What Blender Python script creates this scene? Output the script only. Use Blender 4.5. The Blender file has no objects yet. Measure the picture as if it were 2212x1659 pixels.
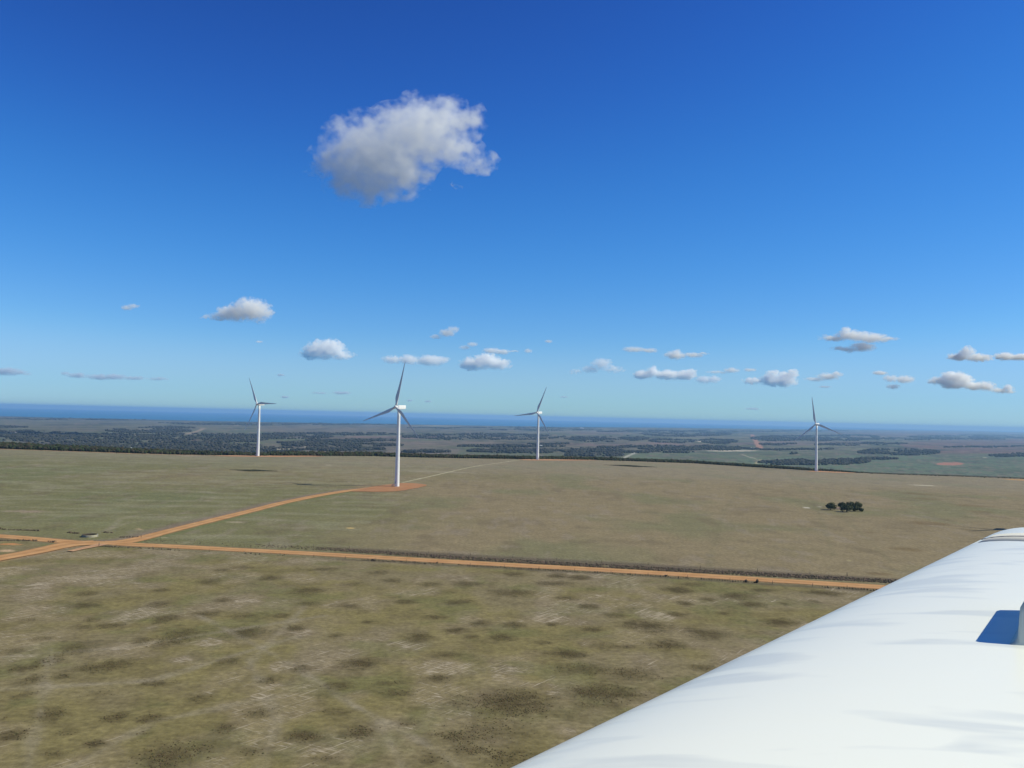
import bpy, bmesh, math, random
import numpy as np
from mathutils import Vector, Matrix, Euler

random.seed(7)
rng = np.random.default_rng(7)
scene = bpy.context.scene
COL = scene.collection

# ------------------------------------------------------------------ camera
EYE = 63.0                      # metres above the paddock
FOC = 1995.0                    # focal length in units of a 2212 px wide frame
PITCH, ROLL = math.radians(2.03), math.radians(1.32)
cam_d = bpy.data.cameras.new('camera')
cam = bpy.data.objects.new('camera', cam_d)
COL.objects.link(cam)
cam_d.sensor_width = 36.0
cam_d.lens = 36.0 * FOC / 2212.0
cam_d.clip_start = 0.1
cam_d.clip_end = 400000.0
RM = Matrix.Rotation(math.radians(90) + PITCH, 3, 'X') @ Matrix.Rotation(ROLL, 3, 'Z')
cam.matrix_world = Matrix.Translation((0, 0, EYE)) @ RM.to_4x4()
scene.camera = cam

# ------------------------------------------------------------------ light
SUN_EL, SUN_AZ = math.radians(40.5), math.radians(90)     # azimuth clockwise from +Y: the sun stands to the right
world = bpy.data.worlds.new('World')
scene.world = world
world.use_nodes = True
wn, wl = world.node_tree.nodes, world.node_tree.links
bg = wn['Background']
sky = wn.new('ShaderNodeTexSky')
sky.sky_type = 'NISHITA'
sky.sun_disc = False
sky.sun_elevation = SUN_EL
sky.sun_rotation = SUN_AZ
sky.altitude = 0
sky.air_density = 1.0
sky.dust_density = 0.0
sky.ozone_density = 10.0
sc1 = wn.new('ShaderNodeVectorMath'); sc1.operation = 'SCALE'; sc1.inputs['Scale'].default_value = 0.1
sc2 = wn.new('ShaderNodeVectorMath'); sc2.operation = 'SCALE'; sc2.inputs['Scale'].default_value = 10.0
cur = wn.new('ShaderNodeRGBCurve')
cur.mapping.use_clip = False
def grade(c, pts):
    c.points[0].location = pts[0]; c.points[1].location = pts[-1]
    for q in pts[1:-1]: c.points.new(*q)
grade(cur.mapping.curves[0], [(0, 0), (.066, .017), (.114, .046), (.212, .145), (.339, .29), (.46, .33), (1, .62)])
grade(cur.mapping.curves[1], [(0, 0), (.10, .040), (.152, .086), (.252, .226), (.40, .41), (.505, .54), (.60, .60), (1, .88)])
grade(cur.mapping.curves[2], [(0, 0), (.24, .13), (.359, .40), (.50, .64), (.62, .80), (1, 1.2)])
cur.mapping.update()
wl.new(sky.outputs[0], sc1.inputs[0])
wl.new(sc1.outputs[0], cur.inputs['Color'])
wl.new(cur.outputs[0], sc2.inputs[0])
wl.new(sc2.outputs[0], bg.inputs['Color'])
bg.inputs['Strength'].default_value = 0.10

sun_d = bpy.data.lights.new('sun', 'SUN')
sun_d.energy = 5.0
sun_d.angle = math.radians(0.53)
sun_d.color = (1.0, 0.965, 0.75)
sun = bpy.data.objects.new('sun', sun_d)
COL.objects.link(sun)
SUNV = Vector((math.sin(SUN_AZ) * math.cos(SUN_EL), math.cos(SUN_AZ) * math.cos(SUN_EL), math.sin(SUN_EL)))
sun.rotation_euler = SUNV.to_track_quat('Z', 'Y').to_euler()

vs = scene.view_settings
scene.display_settings.display_device = 'sRGB'
vs.view_transform = 'Standard'
vs.look = 'None'
vs.exposure = 0.0
vs.gamma = 1.0
vs.use_curve_mapping = False
cy = scene.cycles
cy.max_bounces = 48
cy.diffuse_bounces = 3
cy.glossy_bounces = 3
cy.volume_bounces = 48
cy.transparent_max_bounces = 16
cy.use_denoising = True
cy.volume_step_rate = 1.0
cy.volume_max_steps = 256
cy.sample_clamp_indirect = 8.0

# ------------------------------------------------------------------ helpers
HX = [0, 610, 1220, 1694, 2212]
HY = [881.3, 891.3, 904.4, 916.8, 932.4]
def fixy(x, y):
    """evens out the slight lens curvature of the photograph's horizon for readings taken near it"""
    r = (878.8 + 0.02305 * x) - float(np.interp(x, HX, HY))
    if y > 990: r *= max(0.0, 1 - (y - 990) / 110)
    if y < 850: r *= max(0.0, 1 - (850 - y) / 150)
    return y + r
def ray(x, y):
    y = fixy(x, y)
    v = RM @ Vector((x - 1106.0, -(y - 829.5), -FOC))
    return v.normalized()
def at_dist(x, y, d):            # point at horizontal distance d (along +Y) on the sight line
    r = ray(x, y)
    return Vector((0, 0, EYE)) + r * (d / r.y)
def smooth(a, b, x):
    t = np.clip((x - a) / (b - a), 0, 1)
    return t * t * (3 - 2 * t)

def _h(ix, iy, s):
    n = (ix.astype(np.int64) * 374761393 + iy.astype(np.int64) * 668265263 + s * 974634777) & 0xffffffff
    n = ((n ^ (n >> 13)) * 1274126177) & 0xffffffff
    n = n ^ (n >> 16)
    return (n & 0xffff) / 65535.0
def vnoise(x, y, s=0):
    x, y = np.asarray(x, float), np.asarray(y, float)
    ix, iy = np.floor(x), np.floor(y)
    fx, fy = x - ix, y - iy
    fx, fy = fx * fx * (3 - 2 * fx), fy * fy * (3 - 2 * fy)
    a, b = _h(ix, iy, s), _h(ix + 1, iy, s)
    c, d = _h(ix, iy + 1, s), _h(ix + 1, iy + 1, s)
    return (a + (b - a) * fx) * (1 - fy) + (c + (d - c) * fx) * fy
def fbm(x, y, o=4, s=0, g=0.5):
    v, a, t = 0.0, 1.0, 0.0
    for k in range(o):
        v = v + a * vnoise(x * 2 ** k + 17.3 * k, y * 2 ** k - 9.1 * k, s + k)
        t += a; a *= g
    return v / t

# ---- ridge (far edge of the paddock), as sight lines onto the plateau
RIDGE = [(-500, 962), (-200, 967), (0, 972), (248, 979), (331, 981), (551, 983.5), (800, 983.5), (1000, 988), (1160, 990), (1287, 991.5),
         (1500, 999.5), (1626, 1008), (1762, 1017), (1950, 1026.5), (2212, 1036), (2500, 1047), (2800, 1058)]
def plateau(x, y):
    s = smooth(560, 1180, np.asarray(y, float))
    return s * (-0.5 - 0.0125 * np.clip(x, -900, 900) + 2.6 * np.exp(-((x - 40) / 250.0) ** 2)) + 0.5 * (vnoise(np.asarray(x) / 130.0 + 50, np.asarray(y) / 170.0, 3) - 0.5) * smooth(150, 400, np.asarray(y, float))
def hit(x, y, fn=plateau, off=0.0):
    r = ray(x, y)
    t = (EYE - off) / -r.z
    for _ in range(30):
        p = Vector((0, 0, EYE)) + r * t
        z = float(fn(p.x, p.y)) + off
        t2 = (EYE - z) / -r.z
        t += (t2 - t) * 0.7
    return Vector((0, 0, EYE)) + r * t
rp = [hit(*p) for p in RIDGE]
RX = np.array([p.x for p in rp]); RY = np.array([p.y for p in rp])
def ridge_y(x):
    return np.interp(x, RX, RY) + 5 * (vnoise(np.asarray(x, float) / 30.0, 0 * np.asarray(x, float), 8) - .5)
# ---- coast (distance along +Y as a function of the tangent of the azimuth)
CX = np.array([0, 610, 1220, 1694, 1957, 2212]); CP = np.array([25.5, 24.4, 20.2, 14.0, 9.8, 7.6])
CT = (CX - 1106) / FOC
SEA_Z = -110.0
CD = (EYE - SEA_Z) * FOC / CP
def coast(t):
    return np.interp(t, CT, CD)
def terrain(x, y):
    x = np.asarray(x, float); y = np.asarray(y, float)
    ry = ridge_y(x)
    e = np.clip(y - ry, 0, None)
    zp = plateau(x, np.minimum(y, ry + 4))
    r = np.hypot(x, y)
    t = x / np.maximum(y, 1.0)
    co = np.where(y > 0, coast(t), 60000.0)
    plain = -84.0 - 22.0 * smooth(3000, 14000, r) + 9.0 * (fbm(x / 1500.0, y / 1500.0, 3, 21) - 0.5) * smooth(2400, 5000, r)
    dune = 5 * smooth(co * 0.93, co * 0.97, y) * (0.4 + vnoise(x / 500.0, y / 900.0, 5))
    plain = plain + dune - 30 * smooth(co - 300, co + 100, y)
    w = smooth(30, 950, e)
    side = smooth(1500, 3200, r) * (y < ry)
    z = np.where(y > ry, zp * (1 - w) + plain * w - 8.0 * smooth(45, 160, e) * (1 - w), zp * (1 - side) + plain * side)
    return z
def tz(x, y):
    return float(terrain(x, y))
def hit_t(x, y, off=0.0):
    """march the sight line to the terrain beyond the ridge or to the plateau"""
    r = ray(x, y)
    d = 120.0
    while d < 80000:
        p = Vector((0, 0, EYE)) + r * (d / r.y)
        if p.z < tz(p.x, p.y) + off: break
        d *= 1.01
    lo, hi = d / 1.01, d
    for _ in range(14):
        m = (lo + hi) / 2
        p = Vector((0, 0, EYE)) + r * (m / r.y)
        if p.z < tz(p.x, p.y) + off: hi = m
        else: lo = m
    return p

def tag(o, label=None, cat=None, group=None, kind=None):
    if label: o['label'] = label
    if cat: o['category'] = cat
    if group: o['group'] = group
    if kind: o['kind'] = kind
    return o
def link(name, me, mat=None, parent=None):
    o = bpy.data.objects.new(name, me)
    COL.objects.link(o)
    if mat is not None and not me.materials: me.materials.append(mat)
    if parent is not None: o.parent = parent
    return o
def empty(name, loc, rz=0.0):
    o = bpy.data.objects.new(name, None)
    COL.objects.link(o)
    o.location = loc
    o.rotation_euler = (0, 0, rz)
    return o
def mesh_np(name, v, f, n=None):
    """v (N,3); f (M,k) with k = 3 or 4"""
    me = bpy.data.meshes.new(name)
    v = np.asarray(v, np.float32); f = np.asarray(f, np.int32)
    k = f.shape[1]
    me.vertices.add(len(v)); me.vertices.foreach_set('co', v.ravel())
    me.loops.add(f.size); me.loops.foreach_set('vertex_index', f.ravel())
    me.polygons.add(len(f))
    me.polygons.foreach_set('loop_start', np.arange(0, f.size, k, dtype=np.int32))
    me.polygons.foreach_set('loop_total', np.full(len(f), k, np.int32))
    me.update(calc_edges=True)
    return me
def set_color(me, rgb, name='Col', alpha=None):
    a = me.color_attributes.new(name, 'FLOAT_COLOR', 'POINT')
    c = np.ones((len(rgb), 4), np.float32); c[:, :3] = rgb
    if alpha is not None: c[:, 3] = alpha
    a.data.foreach_set('color', c.ravel())
def bm_mesh(name, bm, smooth_f=True):
    me = bpy.data.meshes.new(name)
    if smooth_f:
        for f in bm.faces: f.smooth = True
    bm.to_mesh(me); bm.free()
    return me

def new_mat(name, color, rough=0.8, spec=0.3):
    m = bpy.data.materials.new(name)
    m.use_nodes = True
    p = m.node_tree.nodes['Principled BSDF']
    p.inputs['Base Color'].default_value = (*color, 1)
    p.inputs['Roughness'].default_value = rough
    p.inputs['Specular IOR Level'].default_value = spec
    return m, m.node_tree.nodes, m.node_tree.links, p
def mottled(name, c1, c2, scale, rough=0.9, spec=0.1, detail=5.0, coord='Object', stretch=(1, 1, 1), bump=0.0):
    m, n, l, p = new_mat(name, c1, rough, spec)
    tc = n.new('ShaderNodeTexCoord'); mp = n.new('ShaderNodeMapping'); mp.inputs['Scale'].default_value = stretch
    nz = n.new('ShaderNodeTexNoise'); nz.inputs['Scale'].default_value = scale; nz.inputs['Detail'].default_value = detail
    nz.inputs['Roughness'].default_value = 0.65
    cr = n.new('ShaderNodeValToRGB'); cr.color_ramp.elements[0].position = .35; cr.color_ramp.elements[1].position = .65
    cr.color_ramp.elements[0].color = (*c1, 1); cr.color_ramp.elements[1].color = (*c2, 1)
    l.new(tc.outputs[coord], mp.inputs[0]); l.new(mp.outputs[0], nz.inputs['Vector'])
    l.new(nz.outputs['Fac'], cr.inputs[0]); l.new(cr.outputs[0], p.inputs['Base Color'])
    if bump:
        b = n.new('ShaderNodeBump'); b.inputs['Strength'].default_value = bump; b.inputs['Distance'].default_value = 0.3
        l.new(nz.outputs['Fac'], b.inputs['Height']); l.new(b.outputs[0], p.inputs['Normal'])
    return m

# ------------------------------------------------------------------ feature lists (sight lines, turned into places on the ground)
HEATH = [(782,1432,60,13,1),(655,1592,45,11,.95),(785,1580,50,13,.95),(1226,1411,50,9,.95),(1397,1352,58,13,1),(1531,1369,58,14,.75),(1439,1395,45,11,.95),
 (1329,1398,50,7,.7),(1255,1446,70,15,.7),(1369,1457,66,13,.7),(1520,1444,32,8,.8),(1303,1501,92,22,.95),(1108,1520,105,27,.95),(1053,1580,100,34,.5),(1100,1635,70,20,.7),
 (1461,1275,36,7,.95),(1590,1288,40,7,1),(1531,1294,20,4,.8),(1483,1305,22,5,.9),(1274,1311,28,5,.8),(1108,1281,50,11,.7),(1083,1376,32,9,.8),(1112,1350,25,7,.8),
 (1285,1360,28,6,.8),(1193,1350,16,5,.9),(1465,1328,25,5,.8),(1623,1306,30,6,.9),(1678,1343,45,8,1),(1789,1282,45,6,.9),(1200,1244,30,6,.9),(1252,1248,30,5,.8),
 (1193,1260,35,5,.7),(1108,1240,28,5,.8),(1759,1299,18,4,.9),(1693,1304,14,4,.7),(1494,1262,40,4,.6),(1222,1291,26,5,.7),(1038,1347,28,6,.8),(1174,1389,25,4,.7),
 (189,1283,25,6,.7),(179,1307,40,8,.7),(352,1306,35,7,.75),(355,1337,32,9,.85),(440,1327,32,8,.7),(456,1257,30,6,.7),(346,1275,26,4,.8),(482,1296,20,5,.7),
 (580,1249,30,6,.8),(658,1278,40,10,.7),(528,1226,45,5,.6),(482,1232,25,4,.6),(662,1304,30,8,.7),(636,1355,30,7,.9),(528,1366,50,13,.85),(381,1379,55,19,.8),
 (310,1386,30,9,.8),(235,1352,35,6,.75),(183,1353,25,5,.7),(199,1340,20,6,.7),(173,1402,40,12,.7),(111,1426,35,12,.8),(55,1444,35,8,.8),(189,1444,45,13,.75),
 (244,1438,48,13,.75),(75,1467,42,12,.85),(137,1461,25,9,.75),(342,1477,45,8,.75),(492,1428,30,8,.6),(577,1470,22,8,.85),(652,1444,28,9,.9),(114,1542,45,15,.9),
 (251,1549,35,12,.8),(329,1552,32,10,.9),(202,1607,28,8,.9),(358,1627,98,28,.9),(489,1572,35,14,.85),(20,1591,35,15,.9),(114,1630,30,10,.6),(306,1584,22,6,.8),
 (143,1584,20,7,.6),(10,1552,15,8,.7),(49,1500,30,12,.7),(33,1405,30,8,.6),(797,1344,18,4,.9),(945,1333,28,4,.8),(906,1377,35,10,.95),(979,1362,30,7,1),
 (1017,1376,22,5,.8),(962,1414,35,7,.7),(945,1467,42,9,.9),(835,1476,45,7,.8),(857,1497,45,11,.8),(732,1482,35,8,.7),(985,1590,60,14,.85),(1018,1622,60,16,.85),
 (726,1373,20,5,.7),(850,1254,26,4,.7),(930,1262,30,5,.6),(1010,1262,40,6,.7),(760,1262,30,5,.6),(990,1300,34,6,.7),(880,1300,28,5,.7),(760,1310,30,6,.6),(520,1330,30,6,.6),
 (700,1230,40,4,.6),(820,1236,30,4,.6),(610,1330,24,5,.7),(60,1340,36,8,.5),(90,1380,30,7,.5),(560,1540,40,12,.6),(720,1540,40,10,.5),(880,1560,34,9,.5),(930,1640,50,12,.6),
 (540,1625,40,12,.6),(700,1640,40,10,.6),(430,1510,36,9,.5),(210,1500,34,9,.5),(1650,1275,28,4,.7),(1840,1272,22,4,.7),(1560,1325,26,5,.7),(1330,1330,28,5,.6)]
STUBBLE = [(215,1255,70,13,.75),(440,1268,25,5,.6),(300,1325,30,12,.8),(255,1262,45,9,.7),(545,1297,24,6,.8),(325,1357,18,8,.9),(200,1370,45,8,.6),(455,1388,26,7,.8),(410,1425,60,14,.8),
 (598,1436,24,16,1),(690,1340,70,18,.6),(560,1290,30,6,.6),(1098,1455,46,22,1),(1150,1478,55,12,.9),(1225,1580,34,12,1),(775,1500,26,12,.8),(870,1395,50,16,.7),(950,1430,50,12,.7),
 (1190,1497,40,9,.7),(1400,1500,20,6,.8),(1440,1325,70,12,.5),(1300,1290,60,10,.5),(1420,1430,40,8,.6),(560,1490,70,14,.5),(420,1500,60,12,.5),(860,1600,50,14,.4),(150,1225,110,14,.45),
 (1180,1330,50,12,.6),(650,1365,50,8,.5),(700,1620,40,8,.5),(300,1470,60,7,.5),(330,1390,26,8,.6),(1020,1545,45,7,.5),(1060,1600,40,9,.6),(100,1265,60,7,.4),(1270,1248,45,3,.8),(1400,1262,40,3,.7),
 (960,1440,60,14,.5),(880,1430,40,8,.5),(250,1400,60,5,.5),(80,1420,60,5,.5)]
def places(lst):
    out = []
    for (x, y, rx, ry, s) in lst:
        c = hit(x, y); a = hit(x + rx, y + rx * .023); b = hit(x, y - ry); d = hit(x, y + ry)
        out.append((c.x, (b.y + d.y) / 2, (a - c).length, abs(b.y - d.y) / 2, s))
    return out
HEATH_W, STUB_W = places(HEATH), places(STUBBLE)

def blobs(x, y, lst, edge=.45, warp=.45, sc=9.0, seed=40):
    m = np.zeros_like(x)
    w = (fbm(x / sc, y / sc, 4, seed) - .5) * 2 * warp
    for (cx, cy_, rx, ry, s) in lst:
        k = (np.abs(x - cx) < rx * 1.6) & (np.abs(y - cy_) < ry * 1.6)
        if not k.any(): continue
        d = np.sqrt(((x[k] - cx) / rx) ** 2 + ((y[k] - cy_) / ry) ** 2) + w[k]
        m[k] = np.maximum(m[k], s * smooth(1.0, 1.0 - edge, d))
    return m

def seg_d(x, y, pts):
    """distance to a polyline"""
    d = np.full_like(x, 1e9)
    for a, b in zip(pts[:-1], pts[1:]):
        ax, ay, bx, by = a[0], a[1], b[0], b[1]
        L = (bx - ax) ** 2 + (by - ay) ** 2
        t = np.clip(((x - ax) * (bx - ax) + (y - ay) * (by - ay)) / L, 0, 1)
        d = np.minimum(d, np.hypot(x - ax - t * (bx - ax), y - ay - t * (by - ay)))
    return d

ROAD_A = [(-420, 1134), (-200, 1147), (0, 1158.5), (98, 1166.5), (163, 1171.5), (228, 1173), (293, 1177), (391, 1181.5), (678, 1196.5), (1016, 1216), (1400, 1237), (1830, 1264), (2100, 1281), (2500, 1306)]
ROAD_B = [(225, 1173), (262, 1171.5), (300, 1164.5), (345, 1152.8), (407, 1137), (476, 1120), (545, 1103), (610, 1086.5), (692, 1069.5), (760, 1058.5), (800, 1055)]
ROAD_C = [(-160, 1236), (0, 1206), (65, 1194.5), (114, 1184), (155, 1176), (205, 1173)]
ROAD_D = [(222, 1176.5), (205, 1180), (176, 1186), (150, 1192)]
def wpts(l): return [hit(*p) for p in l]
RA, RB, RC, RD = wpts(ROAD_A), wpts(ROAD_B), wpts(ROAD_C), wpts(ROAD_D)

# far plain: (x0, x1, y0, y1) in sight-line boxes
FOREST_AND_SHADOW = [(-60,130,931,938),(0,230,938,950),(120,330,938,946),(228,412,926.5,936),(300,640,936,950),(-60,560,948,956),(60,330,955,970),(330,560,955,975),(170,640,962,982),(560,720,938,946),(600,760,953,957),  # the very dark belt left of centre is a cloud shadow laid as forest
 (640,760,948,952),(690,860,947,953),(560,870,933,939),(870,1220,934,948),(610,870,957,963),(640,830,966,972),(988,1220,960,964),(1010,1220,968,977),(866,974,971.5,976),(1140,1230,955,958),
 (1376,1580,929,941),(1220,1402,939.5,952),(1402,1505,946,955),(1511,1593,946,957),(1623,1760,938,951),(1700,1900,938,952),(1640,1720,956,959),(1220,1345,967,983),(1290,1600,961,966),(1380,1640,965,971),
 (1640,1878,993,1003.5),(1817,1939,990.5,994),(1854,2030,970.5,984),(2137,2300,982,989),(1960,2212,940,947),(1760,1960,956,962),(1290,1480,927,931),(1060,1300,924,928),(0,330,904,908),(330,900,912,917),
 (880,1300,920,923),(1400,1900,927,931),(1800,2300,946,951),(1240,1500,973,977),(1640,1800,968,971),(2040,2212,965,968),(1700,1720,978,980),(-60,60,922,926),(300,420,921,926)]
FIELDS = [(-80,600,909,930,(.135,.150,.085)),(560,900,918,934,(.155,.150,.10)),(610,1000,939,947,(.20,.145,.11)),(720,1100,950,960,(.165,.150,.10)),(850,1400,953,961,(.17,.155,.10)),
 (880,1380,922,934,(.14,.155,.09)),(1180,1560,954,962,(.22,.160,.125)),(1345,1760,972,1006,(.115,.165,.08)),(1600,2330,983,1040,(.105,.165,.085)),(1450,1640,941,948,(.15,.17,.09)),
 (1560,1900,952,962,(.19,.150,.115)),(1957,2330,950,982,(.16,.098,.075)),(1580,1960,960,975,(.14,.165,.09)),(1760,2100,934,945,(.17,.125,.095)),(1220,1380,928,938,(.18,.155,.11)),(1700,2300,928,936,(.12,.10,.075)),
 (190,460,949,953,(.20,.13,.10)),(120,180,960,966,(.15,.12,.10)),(240,410,950,958,(.13,.17,.08)),(180,300,960,967,(.17,.15,.09)),(0,200,956,972,(.085,.06,.05)),(600,780,960,968,(.17,.15,.11)),(640,1000,963,982,(.165,.155,.105))]
BARE = [(13,50,935,938.5),(205,224,943,945),(285,296,939,941.5),(-5,10,901,904.5),(540,640,967,969.5),(500,520,940,941.5),(650,700,963,965),(1295,1316,943,946.5),(1502,1532,951,953.5),(1518,1640,971,974),(2018,2086,1000,1007),(2120,2135,990,991.5),
 (1840,1865,947,949),(1900,1930,949,950.5),(2092,2104,930.5,932),(1225,1245,924,925.5),(865,1220,917.2,918.6),(600,660,936,937)]
def conv(x, y):
    """world position -> sight-line frame (used once, to lay the survey above out on the plain)"""
    z = terrain(x, y)
    M = np.array(RM.transposed())
    p = np.stack([x, y, z - EYE], -1) @ M.T
    u = 1106 + FOC * p[..., 0] / -p[..., 2]
    v = 829.5 - FOC * p[..., 1] / -p[..., 2]
    r = (878.8 + 0.02305 * u) - np.interp(u, HX, HY)
    return u, v - r
def boxmask(u, v, b, wx, wy, soft=.8):
    x0, x1, y0, y1 = b
    du = np.minimum(u - x0, x1 - u) + wx
    hv = (y1 - y0) / 2
    en = np.clip(np.minimum(u - x0, x1 - u) / (.28 * (x1 - x0)), 0, 1) ** .6
    dv = np.minimum(v - y0, y1 - v) + wy - (1 - en) * hv * (1.0 if hv < 8 else .35)
    return np.clip(du / 8, 0, 1) * np.clip(dv / soft, 0, 1)

# ------------------------------------------------------------------ ground
def build_ground():
    radii = list(np.linspace(0, 115, 12)[:-1])
    p = 1090.0
    while EYE * FOC / p < 1060:
        radii.append(EYE * FOC / p); p -= 1.7
    d = radii[-1]
    while d < 1900: d += 7; radii.append(d)
    while d < 46000: d *= 1.017; radii.append(d)
    while d < 50000: d *= 1.15; radii.append(d)
    radii = np.array(radii)
    az = np.concatenate([np.arange(-35, 35.001, 0.1), np.linspace(38, 322, 72)])
    a = np.radians(az)
    R, A = np.meshgrid(radii, a, indexing='ij')
    X, Y = R * np.sin(A), R * np.cos(A)
    Z = terrain(X, Y)
    nr, na = X.shape
    i = np.arange(nr - 1)[:, None]; j = np.arange(na)[None, :]
    j2 = (j + 1) % na
    f = np.stack([i * na + j, i * na + j2, (i + 1) * na + j2, (i + 1) * na + j], -1).reshape(-1, 4)[:, ::-1]
    v = np.stack([X, Y, Z], -1).reshape(-1, 3)
    x, y = v[:, 0].astype(float), v[:, 1].astype(float)
    n = len(x)
    C = np.zeros((n, 3))
    def mix(m, c):
        m = np.clip(m, 0, 1)[:, None]
        C[:] = C * (1 - m) + np.array(c) * m
    # plateau paddocks: green on the left, drier to the right
    C[:] = (.166, .156, .075)
    pu = x / np.maximum(y, 50)
    n1 = fbm(x / 60., y / 110., 4, 60); n2 = fbm(x / 14., y / 30., 4, 61); n3 = fbm(x / 180., y / 200., 3, 62)
    mix(smooth(-.42, .12, pu + (n3 - .5) * .9 + (n1 - .5) * .4), (.226, .180, .106))
    mix(.45 * smooth(.52, .75, n1), (.135, .150, .072))
    mix(.45 * smooth(.58, .75, n2), (.150, .118, .072))
    mix(.4 * smooth(.60, .78, fbm(x / 8., y / 25., 3, 63)), (.250, .205, .155))
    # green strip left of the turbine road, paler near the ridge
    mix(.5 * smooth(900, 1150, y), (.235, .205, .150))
    mix(.35 * smooth(.5, .7, fbm(x / 50., y / 12., 3, 64)) * (x < -80), (.27, .25, .165))
    # foreground paddock (this side of the road)
    ya = np.interp(x, [q.x for q in RA], [q.y for q in RA])
    fore = smooth(ya - 4, ya - 10, y)
    mix(fore, (.196, .163, .072))
    mix(fore * .7 * smooth(.42, .66, fbm(x / 22., y / 30., 4, 70)), (.205, .168, .100))
    mix(fore * .7 * smooth(.52, .70, fbm(x / 15., y / 18., 4, 71)), (.150, .143, .058))
    mix(fore * .35 * smooth(.5, .7, fbm(x / 5., y / 5., 3, 72)), (.115, .090, .045))
    st = blobs(x, y, [(a_, b_, c_ * 1.3, d_ * 1.4, e_) for (a_, b_, c_, d_, e_) in STUB_W], .9, .6, 7., 43)
    SA = np.clip(fore * (st * .90 + .80 * smooth(.44, .66, fbm(x / 16., y / 22., 4, 87))), 0, 1)
    mix(SA * .35, (.26, .20, .15))
    ang2 = .92
    s3, s4 = x * math.cos(ang2) + y * math.sin(ang2), -x * math.sin(ang2) + y * math.cos(ang2)
    mix(fore * .0 * smooth(.66, .80, vnoise(s3 / 14., s4 / 1.0, 82)) * smooth(.48, .66, fbm(x / 16., y / 20., 3, 83)), (.36, .30, .22))
    hm = blobs(x, y, [(a_, b_, c_ * 1.35, d_ * 1.6, e_) for (a_, b_, c_, d_, e_) in HEATH_W], 1.0, .45, 6., 41) * fore
    mix(hm * .92, (.092, .072, .034))
    mix(hm * .35 * smooth(.45, .6, vnoise(x / 1.1, y / 1.7, 84)), (.045, .034, .018))
    SA *= 1 - hm
    # a few low brown patches right of the trees, beyond the road
    for (bx, by, rx, ry) in [(2110,1093,50,3),(2010,1131,50,5),(2000,1078,30,3),(1960,1188,40,6),(1990,1068,40,3),(2110,1105,36,3),(1880,1150,20,3),(1900,1240,30,4)]:
        c = hit(bx, by); c2 = hit(bx, by - ry); c3 = hit(bx + rx, by)
        mix(.6 * blobs(x, y, [(c.x, c.y, (c3 - c).length, c2.y - c.y, 1)], .8, .5, 15., 44), (.150, .105, .050))
    for (bx, by, rx, ry, cc) in [(230,1132,90,10,(.24,.25,.13)),(60,1105,60,4,(.27,.21,.15)),(98,1177,20,5,(.085,.16,.04)),(20,1175.5,30,2.2,(.60,.25,.10)),(15,1190,30,4.5,(.52,.35,.22)),(143,1184,8,2.4,(.62,.55,.45)),
                                 (757,1141,11,1.4,(.62,.42,.16)),(1741,1096.5,7,1.6,(.62,.56,.48)),(1770,1094,9,1,(.55,.50,.42)),(1996,1049,19,.8,(.55,.50,.38)),(1838,1210.5,9,.8,(.6,.55,.25)),(350,1161,14,1.5,(.42,.33,.22)),
                                 (1812,1098,16,4,(.27,.185,.14)),(2202,1038,22,1.6,(.50,.26,.08)),(510,1128,30,2,(.36,.30,.21)),(300,1180,30,2,(.40,.36,.28)),(960,1018,90,2,(.28,.24,.17)),(300,1143,14,1.2,(.52,.35,.22)),
                                 (1960,1090,40,5,(.13,.16,.065)),(1905,1036,70,4,(.15,.16,.09)),(1870,1105,40,4,(.14,.155,.075)),(900,1140,60,6,(.14,.155,.08)),(560,1108,80,4,(.13,.16,.06)),(640,1092,80,3,(.14,.16,.07)),
                                 (420,985,60,1.4,(.26,.21,.15)),(710,1003,12,.8,(.42,.38,.3))]:
        c = hit(bx, by); c2 = hit(bx, by - ry); c3 = hit(bx + rx, by)
        mix((.30 if cc[1] > cc[0] else .9) * blobs(x, y, [(c.x, c.y, (c3 - c).length, c2.y - c.y, 1)], .9 if cc[1] > cc[0] else .6, .45, 5., 45), cc)
    # verges and banks along the road
    da = seg_d(x, y, RA)
    mix(.85 * smooth(13, 7, da), (.165, .150, .080))
    side = y > ya
    mix(.85 * smooth(27, 21, da) * smooth(11, 13, da) * side * smooth(-105, -60, x), (.118, .092, .066))
    mix(.75 * smooth(13, 11, da) * smooth(7, 8.5, da) * (~side) * smooth(-90, -70, x) * (.5 + .5 * vnoise(x / 6, y / 3, 88)), (.105, .080, .060))
    db = seg_d(x, y, RB)
    mix(.7 * smooth(11, 6, db) * (y < np.interp(x, [q.x for q in RB], [q.y for q in RB])), (.120, .150, .060))
    mix(.6 * smooth(16, 7, db) * (y > np.interp(x, [q.x for q in RB], [q.y for q in RB])), (.215, .155, .135))
    dc = seg_d(x, y, RC)
    dust = .6 * (.4 + vnoise(x / 4, y / 4, 94))
    mix(dust * np.maximum(np.maximum(smooth(7.6, 4.8, da), smooth(6.6, 4.0, db)), smooth(8.5, 5.5, dc)), (.30, .175, .095))
    c = hit(835, 1053); c2 = hit(835, 1042); c3 = hit(925, 1053)
    mix(.7 * blobs(x, y, [(c.x, c.y, (c3 - c).length, c2.y - c.y, 1)], .5, .35, 8., 46), (.24, .175, .10))
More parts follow.
